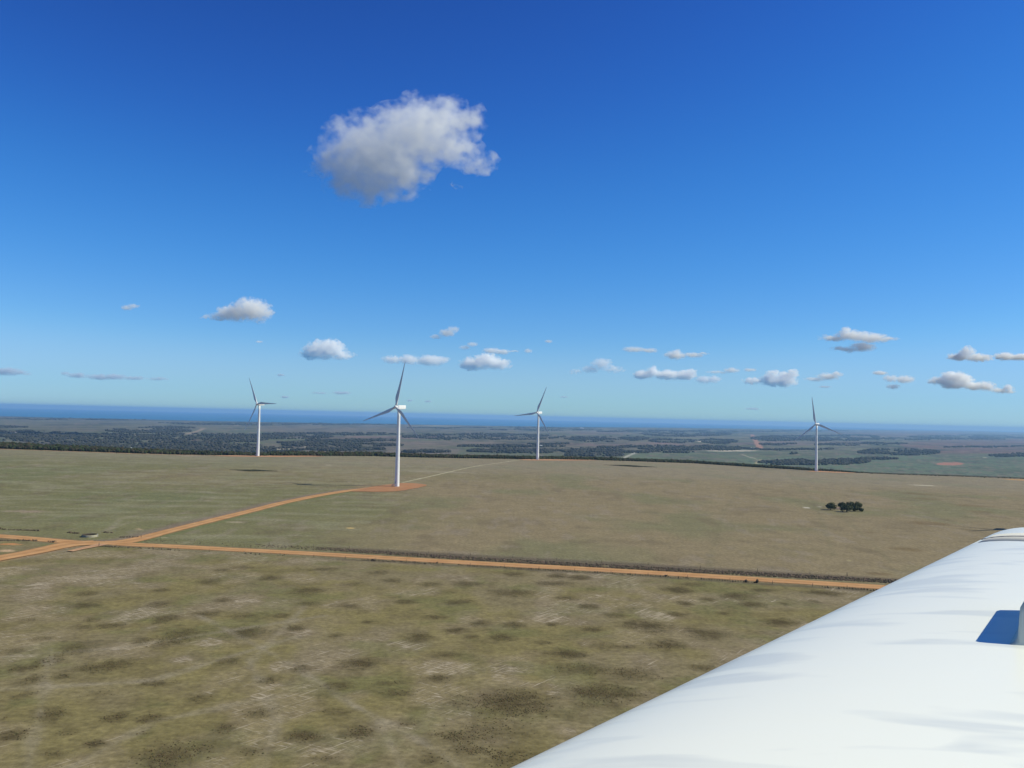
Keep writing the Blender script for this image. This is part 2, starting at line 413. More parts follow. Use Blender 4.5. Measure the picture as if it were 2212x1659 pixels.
    # wheel tracks in the far paddock
    for t in ([(1700,1017),(1760,1085),(1800,1200)],[(1640,1020),(1600,1060),(1560,1110),(1530,1230)],[(1810,1110),(1870,1160),(1925,1215)],[(232,1150),(262,1120),(300,1113),(430,1108)],[(215,1150),(280,1128),(330,1122)],[(2040,1075),(2110,1087),(2200,1094)],
              [(0,1420),(250,1400),(700,1330)],[(0,1490),(330,1470),(640,1375)],[(150,1659),(330,1560),(610,1500)],[(560,1659),(600,1560),(540,1430),(660,1310)],[(60,1659),(90,1520),(110,1400)],[(870,1659),(820,1560),(640,1440),(430,1330)],[(1000,1659),(840,1560),(720,1500)]):
        q = [hit(*k) for k in t]
        dd = seg_d(x, y, q) + 2.0 * (vnoise(x / 7, y / 7, 90) - .5)
        w = 1.1 + y * .0012
        mix((.26 if t[0][1] < 1130 else .50) * np.exp(-(dd / w) ** 2) * (.3 + .9 * vnoise(x / 4, y / 4, 91)), (.27, .23, .165) if t[0][1] > 1150 or t[0][0] < 400 else (.14, .135, .075))
    # beyond the ridge
    ry = ridge_y(x)
    far = smooth(2, 20, y - ry) + (np.hypot(x, y) > 2600) * (y < ry)
    mix(far, (.075, .068, .045))
    pl = smooth(150, 700, y - ry) * (y > 0)
    mix(pl, (.115, .125, .075))
    k = pl > 0
    u, vv = conv(x[k], y[k])
    wx = (fbm(x[k] / 700., y[k] / 900., 3, 101) - .5) * 60
    wy = (fbm(x[k] / 500., y[k] / 1600., 4, 102) - .5) * 5.0
    Ck = C[k]
    def mk(m, c):
        m = np.clip(m, 0, 1)[:, None]
        Ck[:] = Ck * (1 - m) + np.array(c) * m
    mk(.6 * smooth(.5, .62, fbm(x[k] / 900., y[k] / 1300., 3, 103)), (.165, .130, .10))
    for (a0, a1, b0, b1, cc) in FIELDS: mk(.8 * boxmask(u, vv, (a0, a1, b0, b1), wx, wy * .5, 1.), (cc[0] * 1.08, cc[1] * .92, cc[2] * 1.12))
    mk(.5 * smooth(.55, .7, fbm(x[k] / 160., y[k] / 500., 3, 104)), (.075, .085, .055))
    rag = .25 + .75 * smooth(.40, .52, fbm(u / 24., vv / 1.7, 4, 110))
    for b in FOREST_AND_SHADOW: mk(.93 * rag * boxmask(u, vv, b, wx * .8, wy * .45 + 1.2 * (vnoise(x[k] / 90, y[k] / 300, 105) - .5), .7), (.040, .042, .036))
    mk(.6 * smooth(.58, .70, fbm(x[k] / 260., y[k] / 900., 4, 106)) * (vv < 975), (.026, .034, .022))
    mk(.7 * smooth(.56, .64, fbm(u / 60., vv / 1.5, 3, 108)), (.135, .118, .09))
    mk(.5 * smooth(.58, .66, fbm(u / 45., vv / .9, 3, 112)), (.05, .055, .045))
    mk(.7 * smooth(.70, .74, fbm(u / 16., vv / 1.1, 2, 109)), (.20, .155, .12))
    for b in BARE: mk(boxmask(u, vv, b, wx * .15, wy * .12, .5), (.50, .43, .33) if b[0] != 2018 else (.34, .165, .115))
    co = coast(x[k] / y[k])
    mk(.8 * smooth(co - 1500, co - 900, y[k]), (.060, .058, .045))
    mk(.35 * smooth(.60, .72, fbm(x[k] / 140., y[k] / 400., 3, 107)) * smooth(co - 1800, co - 1200, y[k]), (.26, .20, .15))
    for t, w, cc in ([(1624,937),(1632,950),(1642,967)], 26, (.36,.19,.13)), ([(1345,988),(1372,976),(1400,971)], 9, (.42,.40,.33)), ([(1633,1000),(1645,992)], 8, (.42,.34,.2)), ([(1600,980),(1636,991)], 6, (.36,.32,.24)), ([(400,938),(430,930),(440,925)], 22, (.30,.23,.17)):
        q = [hit_t(*kk) for kk in t]
        mk(.95 * smooth(w, w * .5, seg_d(x[k], y[k], q)), cc)
    C[k] = Ck
    me = mesh_np('ground', v, f)
    set_color(me, C, alpha=SA)
    for poly_smooth in (True,):
        me.polygons.foreach_set('use_smooth', np.ones(len(me.polygons), bool))
    m, nn, l, p = new_mat('ground', (.15, .13, .08), .95, 0.05)
    at = nn.new('ShaderNodeAttribute'); at.attribute_name = 'Col'
    tc = nn.new('ShaderNodeTexCoord')
    n1_ = nn.new('ShaderNodeTexNoise'); n1_.inputs['Scale'].default_value = .55; n1_.inputs['Detail'].default_value = 6; n1_.inputs['Roughness'].default_value = .75
    n2_ = nn.new('ShaderNodeTexNoise'); n2_.inputs['Scale'].default_value = .07; n2_.inputs['Detail'].default_value = 5; n2_.inputs['Roughness'].default_value = .7
    r1 = nn.new('ShaderNodeMapRange'); r1.inputs['From Min'].default_value = .3; r1.inputs['From Max'].default_value = .7; r1.inputs['To Min'].default_value = .62; r1.inputs['To Max'].default_value = 1.38
    r2 = nn.new('ShaderNodeMapRange'); r2.inputs['From Min'].default_value = .3; r2.inputs['From Max'].default_value = .7; r2.inputs['To Min'].default_value = .86; r2.inputs['To Max'].default_value = 1.14
    mu = nn.new('ShaderNodeMath'); mu.operation = 'MULTIPLY'
    vm = nn.new('ShaderNodeVectorMath'); vm.operation = 'SCALE'
    l.new(tc.outputs['Object'], n1_.inputs['Vector']); l.new(tc.outputs['Object'], n2_.inputs['Vector'])
    l.new(n1_.outputs['Fac'], r1.inputs['Value']); l.new(n2_.outputs['Fac'], r2.inputs['Value'])
    l.new(r1.outputs[0], mu.inputs[0]); l.new(r2.outputs[0], mu.inputs[1])
    l.new(at.outputs['Color'], vm.inputs[0]); l.new(mu.outputs[0], vm.inputs['Scale'])
    # dry straw lying in drill lines where the stubble is bare
    def straw(rot, sc, loc):
        vr = nn.new('ShaderNodeVectorRotate'); vr.rotation_type = 'Z_AXIS'; vr.inputs['Angle'].default_value = rot; l.new(tc.outputs['Object'], vr.inputs['Vector'])
        mp = nn.new('ShaderNodeMapping'); mp.inputs['Scale'].default_value = sc; mp.inputs['Location'].default_value = loc
        nz = nn.new('ShaderNodeTexNoise'); nz.inputs['Scale'].default_value = 1.0; nz.inputs['Detail'].default_value = 4; nz.inputs['Roughness'].default_value = .62
        l.new(vr.outputs[0], mp.inputs[0]); l.new(mp.outputs[0], nz.inputs['Vector'])
        return nz.outputs['Fac']
    A1, A2 = straw(-.98, (.07, 1.3, 1), (0, 0, 0)), straw(.5, (.25, 1.3, 1), (40, 9, 0))
    mxn = nn.new('ShaderNodeMath'); mxn.operation = 'MAXIMUM'; l.new(A1, mxn.inputs[0]); l.new(A2, mxn.inputs[1])
    th = nn.new('ShaderNodeMath'); th.operation = 'MULTIPLY_ADD'; th.inputs[1].default_value = .25; th.inputs[2].default_value = -.762      # stubble amount lowers the threshold
    l.new(at.outputs['Alpha'], th.inputs[0])
    ad = nn.new('ShaderNodeMath'); ad.operation = 'ADD'; l.new(mxn.outputs[0], ad.inputs[0]); l.new(th.outputs[0], ad.inputs[1])
    ml = nn.new('ShaderNodeMath'); ml.operation = 'MULTIPLY'; ml.use_clamp = True; ml.inputs[1].default_value = 7.0; l.new(ad.outputs[0], ml.inputs[0])
    g0 = nn.new('ShaderNodeMath'); g0.operation = 'MULTIPLY'; g0.use_clamp = True; g0.inputs[1].default_value = 3.0; l.new(at.outputs['Alpha'], g0.inputs[0])
    ml2 = nn.new('ShaderNodeMath'); ml2.operation = 'MULTIPLY'; l.new(ml.outputs[0], ml2.inputs[0]); l.new(g0.outputs[0], ml2.inputs[1])
    mxc = nn.new('ShaderNodeMix'); mxc.data_type = 'RGBA'; mxc.inputs[7].default_value = (.41, .345, .255, 1)
    l.new(ml2.outputs[0], mxc.inputs[0]); l.new(vm.outputs[0], mxc.inputs[6])
    l.new(mxc.outputs[2], p.inputs['Base Color'])
    me.materials.append(m)
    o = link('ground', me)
    tag(o, kind='structure')
build_ground()

# sea: one disk out to the horizon
def build_sea():
    a = np.radians(np.arange(0, 360, 1.0)); rad = np.array([9000, 20000, 40000, 58000.0])
    v = np.array([(r * math.sin(t), r * math.cos(t), SEA_Z) for r in rad for t in a])
    na = len(a); f = []
    for i in range(len(rad) - 1):
        for j in range(na):
            f.append((i * na + j, (i + 1) * na + j, (i + 1) * na + (j + 1) % na, i * na + (j + 1) % na))
    me = mesh_np('sea', v, f)
    m = mottled('sea', (.012, .135, .30), (.018, .175, .35), .0006, .55, .12, 4, stretch=(1, .25, 1))
    me.materials.append(m)
    tag(link('sea', me), kind='structure')
build_sea()

# ------------------------------------------------------------------ roads, pads and tracks: sheets draped over the paddock
def resample(pts, step):
    out = [Vector((pts[0][0], pts[0][1], 0))]
    P = [Vector((p[0], p[1], 0)) for p in pts]
    # catmull-rom
    for i in range(len(P) - 1):
        p0, p1, p2, p3 = P[max(i - 1, 0)], P[i], P[i + 1], P[min(i + 2, len(P) - 1)]
        n = max(2, int((p2 - p1).length / step))
        for k in range(1, n + 1):
            t = k / n
            out.append(0.5 * ((2 * p1) + (p2 - p0) * t + (2 * p0 - 5 * p1 + 4 * p2 - p3) * t * t + (3 * p1 - p0 - 3 * p2 + p3) * t ** 3))
    return out
M_DIRT = mottled('orange_gravel', (.41, .215, .092), (.50, .285, .135), .12, .95, .05, 6)
M_DIRT_PALE = mottled('pale_gravel', (.42, .235, .13), (.48, .29, .17), .15, .95, .05, 6)
M_TRACK = mottled('pale_track', (.46, .41, .29), (.36, .33, .22), .05, .95, .05, 5)
def rutted(mat):
    """compacted wheel lines and looser, duller edges, stored as wear along the road"""
    if mat.get('rutted'): return mat
    n, l = mat.node_tree.nodes, mat.node_tree.links
    p = n['Principled BSDF']; src = p.inputs['Base Color'].links[0].from_socket
    a = n.new('ShaderNodeAttribute'); a.attribute_name = 'Wear'
    v = n.new('ShaderNodeVectorMath'); v.operation = 'MULTIPLY'
    l.new(src, v.inputs[0]); l.new(a.outputs['Color'], v.inputs[1]); l.new(v.outputs[0], p.inputs['Base Color'])
    mat['rutted'] = 1
    return mat
def strip(name, pts, width, mat, lift=.10, step=4.0, wob=.6, taper=None, label=None):
    c = resample(pts, step)
    rows = []; tone = []
    for i, p in enumerate(c):
        t = (c[min(i + 1, len(c) - 1)] - c[max(i - 1, 0)]).normalized()
        nrm = Vector((-t.y, t.x, 0))
        w = width / 2
        if taper: w *= taper(i / (len(c) - 1))
        wl_ = w + wob * (float(vnoise(p.x / 6, p.y / 6, 7)) - .5); wr = w + wob * (float(vnoise(p.x / 6 + 9, p.y / 6, 7)) - .5)
        row = []
        for k in range(11):
            s = -wl_ + (wl_ + wr) * k / 10
            q = p + nrm * s
            crown = .05 * (1 - (2 * k / 10 - 1) ** 2)
            tone.append((.80, .97, 1.10, 1.06, .93, .88, .95, 1.08, 1.08, .96, .82)[k] * (.90 + .2 * float(fbm(q.x / 5, q.y / 5, 3, 14))))
            row.append((q.x, q.y, tz(q.x, q.y) + lift + crown - (0.0 if 0 < k < 10 else .04)))
        rows.append(row)
    v = [q for r in rows for q in r]; f = []
    for i in range(len(rows) - 1):
        for k in range(10): f.append((i * 11 + k, i * 11 + k + 1, (i + 1) * 11 + k + 1, (i + 1) * 11 + k))
    me = mesh_np(name, v, f); me.materials.append(rutted(mat)); t_ = np.array(tone)[:, None]; set_color(me, np.repeat(t_, 3, 1), 'Wear')
    o = link(name, me)
    o['kind'] = 'structure'
    if label: o['label'] = label
    return o
strip('gravel_road', RA, 10.0, M_DIRT, .14, label='long straight orange gravel road crossing the whole paddock')
strip('gravel_road', RB, 8.5, M_DIRT, .20, taper=lambda t: 1.5 - .5 * min(1, t / .12), label='orange gravel road curving up to the nearest wind turbine')
strip('gravel_road', RC, 11.0, M_DIRT, .26, taper=lambda t: 1 + .5 * max(0, (t - .75) / .25), label='orange gravel road running off to the lower left from the junction')
strip('gravel_spur', RD, 6.5, M_DIRT_PALE, .32, taper=lambda t: 1 - .5 * t, label='short faint gravel spur below the road junction')
strip('farm_track', wpts([(868, 1042), (950, 1023), (1024, 1006), (1065, 1000), (1108, 993.5), (1122, 992)]), 2.4, M_TRACK, .12, wob=.8, label='thin pale track running from the nearest turbine to the next one')
strip('ridge_track', wpts([(-200, 967.8), (0, 972.6), (130, 976.2), (248, 979.4), (331, 981.6), (460, 983.2)]), 4.5, M_DIRT_PALE, .15, wob=4, label='pale orange track along the front of the ridge scrub')

def pad(name, outline, mat, lift, label):
    pts = resample([hit(*p) for p in outline] + [hit(*outline[0])], 4.0)
    c = sum(pts, Vector()) / len(pts)
    bm = bmesh.new()
    rings = []
    for s in (0.0, .35, .7, 1.0):
        ring = []
        for p in pts[:-1]:
            q = c + (p - c) * s
            if s == 1.0:
                q = q + (q - c).normalized() * 2.5 * (float(vnoise(q.x / 5, q.y / 5, 12)) - .5)
            ring.append(bm.verts.new((q.x, q.y, tz(q.x, q.y) + lift - (.06 if s == 1 else 0))))
            if s == 0: break
        rings.append(ring)
    n = len(rings[1])
    for j in range(n): bm.faces.new((rings[0][0], rings[1][j], rings[1][(j + 1) % n]))
    for a, b in zip(rings[1:-1], rings[2:]):
        for j in range(n): bm.faces.new((a[j], b[j], b[(j + 1) % n], a[(j + 1) % n]))
    bmesh.ops.recalc_face_normals(bm, faces=bm.faces)
    me = bm_mesh(name, bm); me.materials.append(mat)
    o = link(name, me); o['kind'] = 'structure'; o['label'] = label
M_PAD_PALE = mottled('pale_pad_gravel', (.40, .22, .125), (.46, .27, .16), .15, .95, .05, 6)
M_PAD = mottled('red_pad_gravel', (.34, .165, .080), (.39, .205, .108), .10, .95, .05, 6)
pad('turbine_pad', [(742, 1061), (790, 1053), (830, 1047), (872, 1042.5), (903, 1044), (921, 1047.5), (903, 1053), (868, 1059.5), (830, 1062), (790, 1061.5), (765, 1061.5)], M_PAD, .26, 'orange gravel hardstand round the nearest wind turbine')
pad('turbine_pad', [(455, 984.4), (500, 982.9), (556, 981.5), (640, 982.4), (700, 984.3), (620, 985.6), (556, 985.9), (500, 985.6)], M_PAD_PALE, .30, 'thin orange gravel hardstand round the left turbine')
pad('turbine_pad', [(1118, 990.8), (1160, 988.9), (1215, 990), (1290, 992), (1240, 992.6), (1180, 992.6), (1140, 992.3)], M_PAD_PALE, .30, 'thin orange gravel hardstand round the third turbine')
pad('turbine_pad', [(1740, 1018.2), (1765, 1016.6), (1800, 1018.5), (1850, 1021.6), (1820, 1021.8), (1775, 1019.6)], M_PAD_PALE, .30, 'narrow orange gravel hardstand round the right turbine')

# ------------------------------------------------------------------ tufts and scrub (nobody could count them)
OCT = (np.array([(1, 0, 0), (0, 1, 0), (-1, 0, 0), (0, -1, 0), (0, 0, 1), (0, 0, -1.0)]), np.array([(0, 1, 4), (1, 2, 4), (2, 3, 4), (3, 0, 4)]))
def ico(sub):
    bm = bmesh.new(); bmesh.ops.create_icosphere(bm, subdivisions=sub, radius=1)
    v = np.array([w.co[:] for w in bm.verts]); f = np.array([[w.index for w in q.verts] for q in bm.faces]); bm.free()
    return v, f
ICO1, ICO2 = ico(1), ico(2)
def clumps(name, pts, sizes, heights, cols, ico_=ICO1, jit=.28, sink=.25, col_jit=.35):
    """pts (N,3): one lumpy clump of leaves each, joined into one mesh"""
    V, F = ico_
    N, nv = len(pts), len(V)
    r = np.random.default_rng(len(pts) + 5)
    P = np.repeat(V[None], N, 0)
    P = P * (1 + jit * r.normal(size=(N, nv, 1)))
    a = r.uniform(0, 6.28, N); ca, sa = np.cos(a)[:, None], np.sin(a)[:, None]
    X = P[..., 0] * ca - P[..., 1] * sa; Y = P[..., 0] * sa + P[..., 1] * ca
    P = np.stack([X * sizes[:, None] * .5, Y * sizes[:, None] * .5, (P[..., 2] * .5 + .5 - sink * .5) * heights[:, None]], -1) + pts[:, None, :]
    f = (F[None] + (np.arange(N) * nv)[:, None, None]).reshape(-1, 3)
    me = mesh_np(name, P.reshape(-1, 3), f)
    c = np.repeat(np.asarray(cols)[:, None, :] * (1 + col_jit * (r.random((N, 1, 1)) - .5) * 2), nv, 1)
    c = c * (1 + .25 * (r.random((N, nv, 1)) - .5))
    set_color(me, c.reshape(-1, 3))
    return me
def foliage_mat(name):
    m, n, l, p = new_mat(name, (.05, .06, .03), .9, .08)
    at = n.new('ShaderNodeAttribute'); at.attribute_name = 'Col'
    tc = n.new('ShaderNodeTexCoord')
    nz = n.new('ShaderNodeTexNoise'); nz.inputs['Scale'].default_value = 2.2; nz.inputs['Detail'].default_value = 4
    mr = n.new('ShaderNodeMapRange'); mr.inputs['From Min'].default_value = .3; mr.inputs['From Max'].default_value = .7; mr.inputs['To Min'].default_value = .6; mr.inputs['To Max'].default_value = 1.4
    vm = n.new('ShaderNodeVectorMath'); vm.operation = 'SCALE'
    l.new(tc.outputs['Object'], nz.inputs['Vector']); l.new(nz.outputs['Fac'], mr.inputs['Value'])
    l.new(at.outputs['Color'], vm.inputs[0]); l.new(mr.outputs[0], vm.inputs['Scale']); l.new(vm.outputs[0], p.inputs['Base Color'])
    return m
M_FOL = foliage_mat('scrub_leaves')

def build_heath():
    P, S, H, Cc = [], [], [], []
    r = np.random.default_rng(3)
    for (cx, cy_, rx, ry, s) in HEATH_W:
        n = int(min(6000, rx * ry * 3.14 * 5.5 * s))
        a, q = r.uniform(0, 6.28, n), np.sqrt(r.random(n)) * 1.35
        P.append(np.stack([cx + rx * q * np.cos(a), cy_ + ry * q * np.sin(a)], -1))
    P = np.concatenate(P)
    m = blobs(P[:, 0], P[:, 1], [(a_, b_, c_ * 1.2, d_ * 1.35, e_) for (a_, b_, c_, d_, e_) in HEATH_W], .9, .45, 6., 41)
    P = P[(m > r.random(len(m)) * .9)]
    n = len(P)
    # scattered lone tufts
    ex = np.stack([r.uniform(-170, 190, 9000), r.uniform(158, 420, 9000)], -1)
    ya = np.interp(ex[:, 0], [q.x for q in RA], [q.y for q in RA])
    dn = fbm(ex[:, 0] / 18., ex[:, 1] / 18., 3, 71)
    ex = ex[(ex[:, 1] < ya - 12) & (dn > .47)]
    P = np.concatenate([P, ex])
    z = terrain(P[:, 0], P[:, 1])
    big = np.concatenate([np.ones(n), np.full(len(ex), .55)])
    sz = (.20 + .24 * r.random(len(P))) * big; ht = sz * (.3 + .3 * r.random(len(P)))
    base = np.array([(.105, .080, .038), (.120, .086, .048), (.100, .094, .042)])[r.integers(0, 3, len(P))]
    base[n:] = (.120, .105, .050)
    me = clumps('heath_tufts', np.column_stack([P, z]), sz, ht, base, OCT, .2)
    me.materials.append(M_FOL); print('tufts', len(P))
    tag(link('heath_tufts', me), 'low brown heath tufts in dark patches over the near paddock', 'heath', kind='stuff')
build_heath()

def along(pts, step, r, spread, skip=None):
    c = resample(pts, step); out = []
    for i, p in enumerate(c):
        t = (c[min(i + 1, len(c) - 1)] - c[max(i - 1, 0)]).normalized(); nrm = Vector((-t.y, t.x, 0))
        out.append((p, nrm))
    return out
def build_roadside():
    r = np.random.default_rng(11)
    # thick scrub strip on the far side of the road
    top = [hit(*p) for p in [(318, 1167.5), (420, 1173), (540, 1179.5), (678, 1185.5), (1016, 1207.5), (1400, 1229), (1830, 1252), (2100, 1268), (2500, 1291)]]
    P, S = [], []
    for (p, nrm) in along(top, 1.0, r, 0):
        dens = min(1.0, max(.1, (p.x + 130) / 90.))
        for k in range(24):
            if r.random() > dens: continue
            q = p + nrm * r.uniform(-3.4, 5.6) + Vector((r.uniform(-.6, .6), 0, 0))
            if vnoise(q.x / 7, q.y / 4, 30) < .10: continue
            P.append((q.x, q.y, tz(q.x, q.y))); S.append(r.uniform(.35, .85) * (.6 + .4 * dens))
    P = np.array(P); S = np.array(S)
    base = np.array([(.135, .100, .072), (.160, .115, .086), (.112, .098, .060)])[r.integers(0, 3, len(P))]
    me = clumps('roadside_scrub', P, S, S * r.uniform(.4, .8, len(S)), base); me.materials.append(M_FOL)
    tag(link('roadside_scrub', me), 'dense brown scrub strip along the far side of the orange road', 'scrub', kind='stuff')
    # thin broken line of low scrub on the near side
    low = [hit(*p) for p in [(214, 1180), (330, 1186), (678, 1204), (1016, 1222.5), (1400, 1244), (1830, 1271.5), (2300, 1300)]]
    P, S = [], []
    for (p, nrm) in along(low, 1.0, r, 0):
        g = float(fbm(p.x / 14, p.y / 14, 3, 33))
        for k in range(3):
            if r.random() > (g - .34) * 3: continue
            q = p + nrm * r.normal(0, .7)
            P.append((q.x, q.y, tz(q.x, q.y))); S.append(r.uniform(.3, .65) + (1.0 if r.random() < .006 else 0))
    for line in ([(-200, 1132), (0, 1143.5), (95, 1147.5), (168, 1153)], [(262, 1160.5), (300, 1161)], [(225, 1150.5), (243, 1151)], [(0, 1168), (60, 1168), (120, 1171)], [(150, 1179.5), (180, 1178)]):
        for (p, nrm) in along([hit(*p) for p in line], 1.0, r, 0):
            for k in range(3):
                if vnoise(p.x / 9, p.y / 9, 35) < .35: continue
                q = p + nrm * r.normal(0, .6); P.append((q.x, q.y, tz(q.x, q.y))); S.append(r.uniform(.4, .9))
    P = np.array(P); S = np.array(S)
    base = np.array([(.095, .074, .052), (.120, .090, .064)])[r.integers(0, 2, len(P))]
    me = clumps('verge_scrub', P, S, S * r.uniform(.6, 1.2, len(S)), base); me.materials.append(M_FOL)
    tag(link('verge_scrub', me), 'thin broken line of low dark scrub on the near verge of the road', 'scrub', kind='stuff')
build_roadside()

def build_ridge_scrub():
    r = np.random.default_rng(19)
    P, S, H, Cc = [], [], [], []
    # (view x, scrub height m, depth m)
    prof = [(-400, 8, 60), (0, 7.6, 60), (300, 6.0, 50), (540, 4.2, 40), (600, 6.6, 45), (800, 5.8, 45), (1000, 4.8, 40), (1290, 4.6, 40), (1500, 4.8, 35), (1700, 4.6, 30), (1790, 3.6, 22), (1900, 1.6, 10), (2212, 1.4, 8), (2500, 1.2, 6)]
    px = np.array([p[0] for p in prof]); ph = np.array([p[1] for p in prof]); pd = np.array([p[2] for p in prof])
    wx = np.array([hit(p[0], float(np.interp(p[0], [q[0] for q in RIDGE], [q[1] for q in RIDGE]))).x for p in prof])
    xs = np.arange(wx[0], wx[-1], .62)
    for x0 in xs:
        h = np.interp(x0, wx, ph); dp = np.interp(x0, wx, pd)
        n = 5 if dp > 15 else 1
        for k in range(n):
            e = r.random() ** 1.3 * dp
            x = x0 + r.uniform(-1, 1); y = float(ridge_y(x)) + 2 + e + 3 * (float(vnoise(x / 5, 0, 3)))
            if n == 1 and r.random() > .75: continue
            if vnoise(x / 16., y / 10., 37) < .13: continue
            hh = h * r.uniform(.65, .95) * (1 - .25 * (e < 4)) * (1.25 if r.random() < .012 else 1)
            P.append((x, y, tz(x, y))); S.append(hh * r.uniform(.8, 1.3)); H.append(hh)
    for k in range(60):          # loose low shrubs in front
        x = r.uniform(wx[0], wx[-1]); y = float(ridge_y(x)) - r.uniform(0, 6); P.append((x, y, tz(x, y))); s = r.uniform(.8, 1.8); S.append(s * 1.2); H.append(s)
    P = np.array(P); S = np.array(S); H = np.array(H)
    base = np.array([(.034, .038, .020), (.045, .038, .024), (.030, .042, .019)])[r.integers(0, 3, len(P))]
    me = clumps('ridge_scrub', P, S, H, base); me.materials.append(M_FOL)
    tag(link('ridge_scrub', me), 'dark coastal scrub lining the far edge of the paddock', 'scrub', kind='stuff')
    # two shadows on the far paddock, built as flat patches of dark clumps
    for (cx, cy_, rx, ry, lab) in [(1362, 1004.8, 48, 2.0, 'shadow made of flat dark clumps in front of the ridge, right of centre'), (548, 1015.6, 52, 2.0, 'shadow made of flat dark clumps in the far green paddock at left')]:
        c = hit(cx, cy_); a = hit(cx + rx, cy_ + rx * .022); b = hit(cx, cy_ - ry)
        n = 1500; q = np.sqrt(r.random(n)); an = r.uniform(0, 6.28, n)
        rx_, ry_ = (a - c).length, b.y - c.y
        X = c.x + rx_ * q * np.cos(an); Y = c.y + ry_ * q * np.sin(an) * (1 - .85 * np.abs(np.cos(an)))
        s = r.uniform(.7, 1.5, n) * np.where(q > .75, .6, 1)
        me = clumps('shadow_patch', np.column_stack([X, Y, terrain(X, Y)]), s, s * .45, np.tile((.050, .050, .030), (n, 1))); me.materials.append(M_FOL)
        tag(link('shadow_patch', me), lab, 'scrub', kind='stuff')
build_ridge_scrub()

def build_far_woods():
    r = np.random.default_rng(23)
    U, V_ = [], []
    for (x0, x1, y0, y1) in FOREST_AND_SHADOW:
        n = int(min(1500, (x1 - x0) * (y1 - y0) * .55 + 25))
        uu = r.uniform(x0, x1, n); hv = (y1 - y0) / 2
        en = np.clip(np.minimum(uu - x0, x1 - uu) / (.28 * (x1 - x0)), 0, 1) ** .6 if hv < 8 else np.ones(n)
        U.append(uu); V_.append((y0 + y1) / 2 + .4 + r.uniform(-1, 1, n) * hv * (.15 + .85 * en) + (vnoise(uu / 40., uu * 0, 77) - .5) * 2.0)
    U, V_ = np.concatenate(U), np.concatenate(V_)
    k = fbm(U / 24., V_ / 1.7, 4, 110) > .45
    U, V_ = U[k], V_[k]
    rr = np.array([ray(u, v)[:] for u, v in zip(U, V_)])
    k = rr[:, 2] < -1e-4; rr = rr[k]
    t = (EYE + 96.0) / -rr[:, 2]
    for _ in range(4):
        z = terrain(rr[:, 0] * t, rr[:, 1] * t); t = (EYE - z) / -rr[:, 2]
    X, Y = rr[:, 0] * t, rr[:, 1] * t
    k = (Y > ridge_y(X) + 700) & (Y < coast(X / np.maximum(Y, 1)) - 400)
    X, Y = X[k], Y[k]
    H = r.uniform(6, 11, len(X)); S = H * r.uniform(1.0, 1.8, len(X)) * np.maximum(1, Y / 5500.)
    P = np.column_stack([X, Y, terrain(X, Y)])
    base = np.array([(.044, .044, .036), (.054, .050, .040), (.040, .044, .036)])[r.integers(0, 3, len(P))]
    me = clumps('far_woods', P, S, H, base); me.materials.append(M_FOL)
    tag(link('far_woods', me), 'dark belts of woodland over the far coastal plain', 'woodland', kind='stuff')
build_far_woods()

# ------------------------------------------------------------------ the clump of trees in the paddock
def tree(cx, base_y, w, h, label, seed):
    """cx, base_y: sight line of the foot; w, h crown width and full height in metres"""
    r = np.random.default_rng(seed)
    b = hit(cx, base_y)
    root = empty('bushy_tree', (b.x, b.y, tz(b.x, b.y)))
    tag(root, label, 'tree', 'trees in the small clump in the paddock')
    # trunk with limbs
    bm = bmesh.new()
    def limb(p, q, r0, r1):
        d = (q - p); rot = d.to_track_quat('Z', 'Y')
        prev = None
        for k in range(4):
            t = k / 3; c = p.lerp(q, t) + Vector((math.sin(t * 3) * .1, math.cos(t * 2) * .08, 0)) * r0 * 2
            ring = [bm.verts.new(c + rot @ Vector((math.cos(a) * (r0 + (r1 - r0) * t), math.sin(a) * (r0 + (r1 - r0) * t), 0))) for a in [i * 6.283 / 7 for i in range(7)]]
            if prev:
                for i in range(7): bm.faces.new((prev[i], prev[(i + 1) % 7], ring[(i + 1) % 7], ring[i]))
            prev = ring
        bm.faces.new(prev)
    lobes = []
    nl = 7
    for k in range(nl):
        a = k * 6.283 / nl + r.uniform(-.3, .3); rad = w * .30 * r.uniform(.6, 1.1)
        lobes.append((Vector((math.cos(a) * rad, math.sin(a) * rad, h * r.uniform(.30, .60))), w * r.uniform(.19, .27), h * r.uniform(.24, .32)))
    lobes.append((Vector((r.uniform(-.08, .08) * w, 0, h * .68)), w * .28, h * .28))
    fork = Vector((r.uniform(-.3, .3), r.uniform(-.3, .3), h * .22))
    limb(Vector((0, 0, -.2)), fork, .028 * w + .1, .02 * w + .08)
    for c, rw, rh in lobes: limb(fork, c, .014 * w + .05, .03)
    link('trunk', bm_mesh('trunk', bm), M_BARK, root)
    # crown: leaf sprays through the lobes
    V, F = [], []
    for c, rw, rh in lobes:
        n = int(170 * (rw / 2.0) ** 1.2) + 90
        for _ in range(n):
            d = r.normal(size=3); d /= np.linalg.norm(d); q = r.random() ** .35
            p = np.array(c) + d * q * np.array([rw, rw, rh]) * (1 + .18 * math.sin(7 * d[0] + 5 * d[2]))
            s = r.uniform(.22, .5)
            n_ = d * .7 + r.normal(size=3) * .5; n_ /= np.linalg.norm(n_)
            a = np.cross(n_, r.normal(size=3)); a /= np.linalg.norm(a); bb = np.cross(n_, a)
            i0 = len(V)
            V += [p - a * s, p - bb * s * .6, p + a * s, p + bb * s * .6]
            F.append((i0, i0 + 1, i0 + 2, i0 + 3))
    me = mesh_np('crown', V, F)
    nv = len(V)
    cc = np.repeat(r.uniform(.6, 1.5, nv // 4), 4)[:, None] * np.array([[.085, .095, .045]])
    set_color(me, cc)
    link('crown', me, M_FOL, root)
    return root
M_BARK = mottled('bark', (.10, .08, .06), (.17, .14, .11), 3.0)
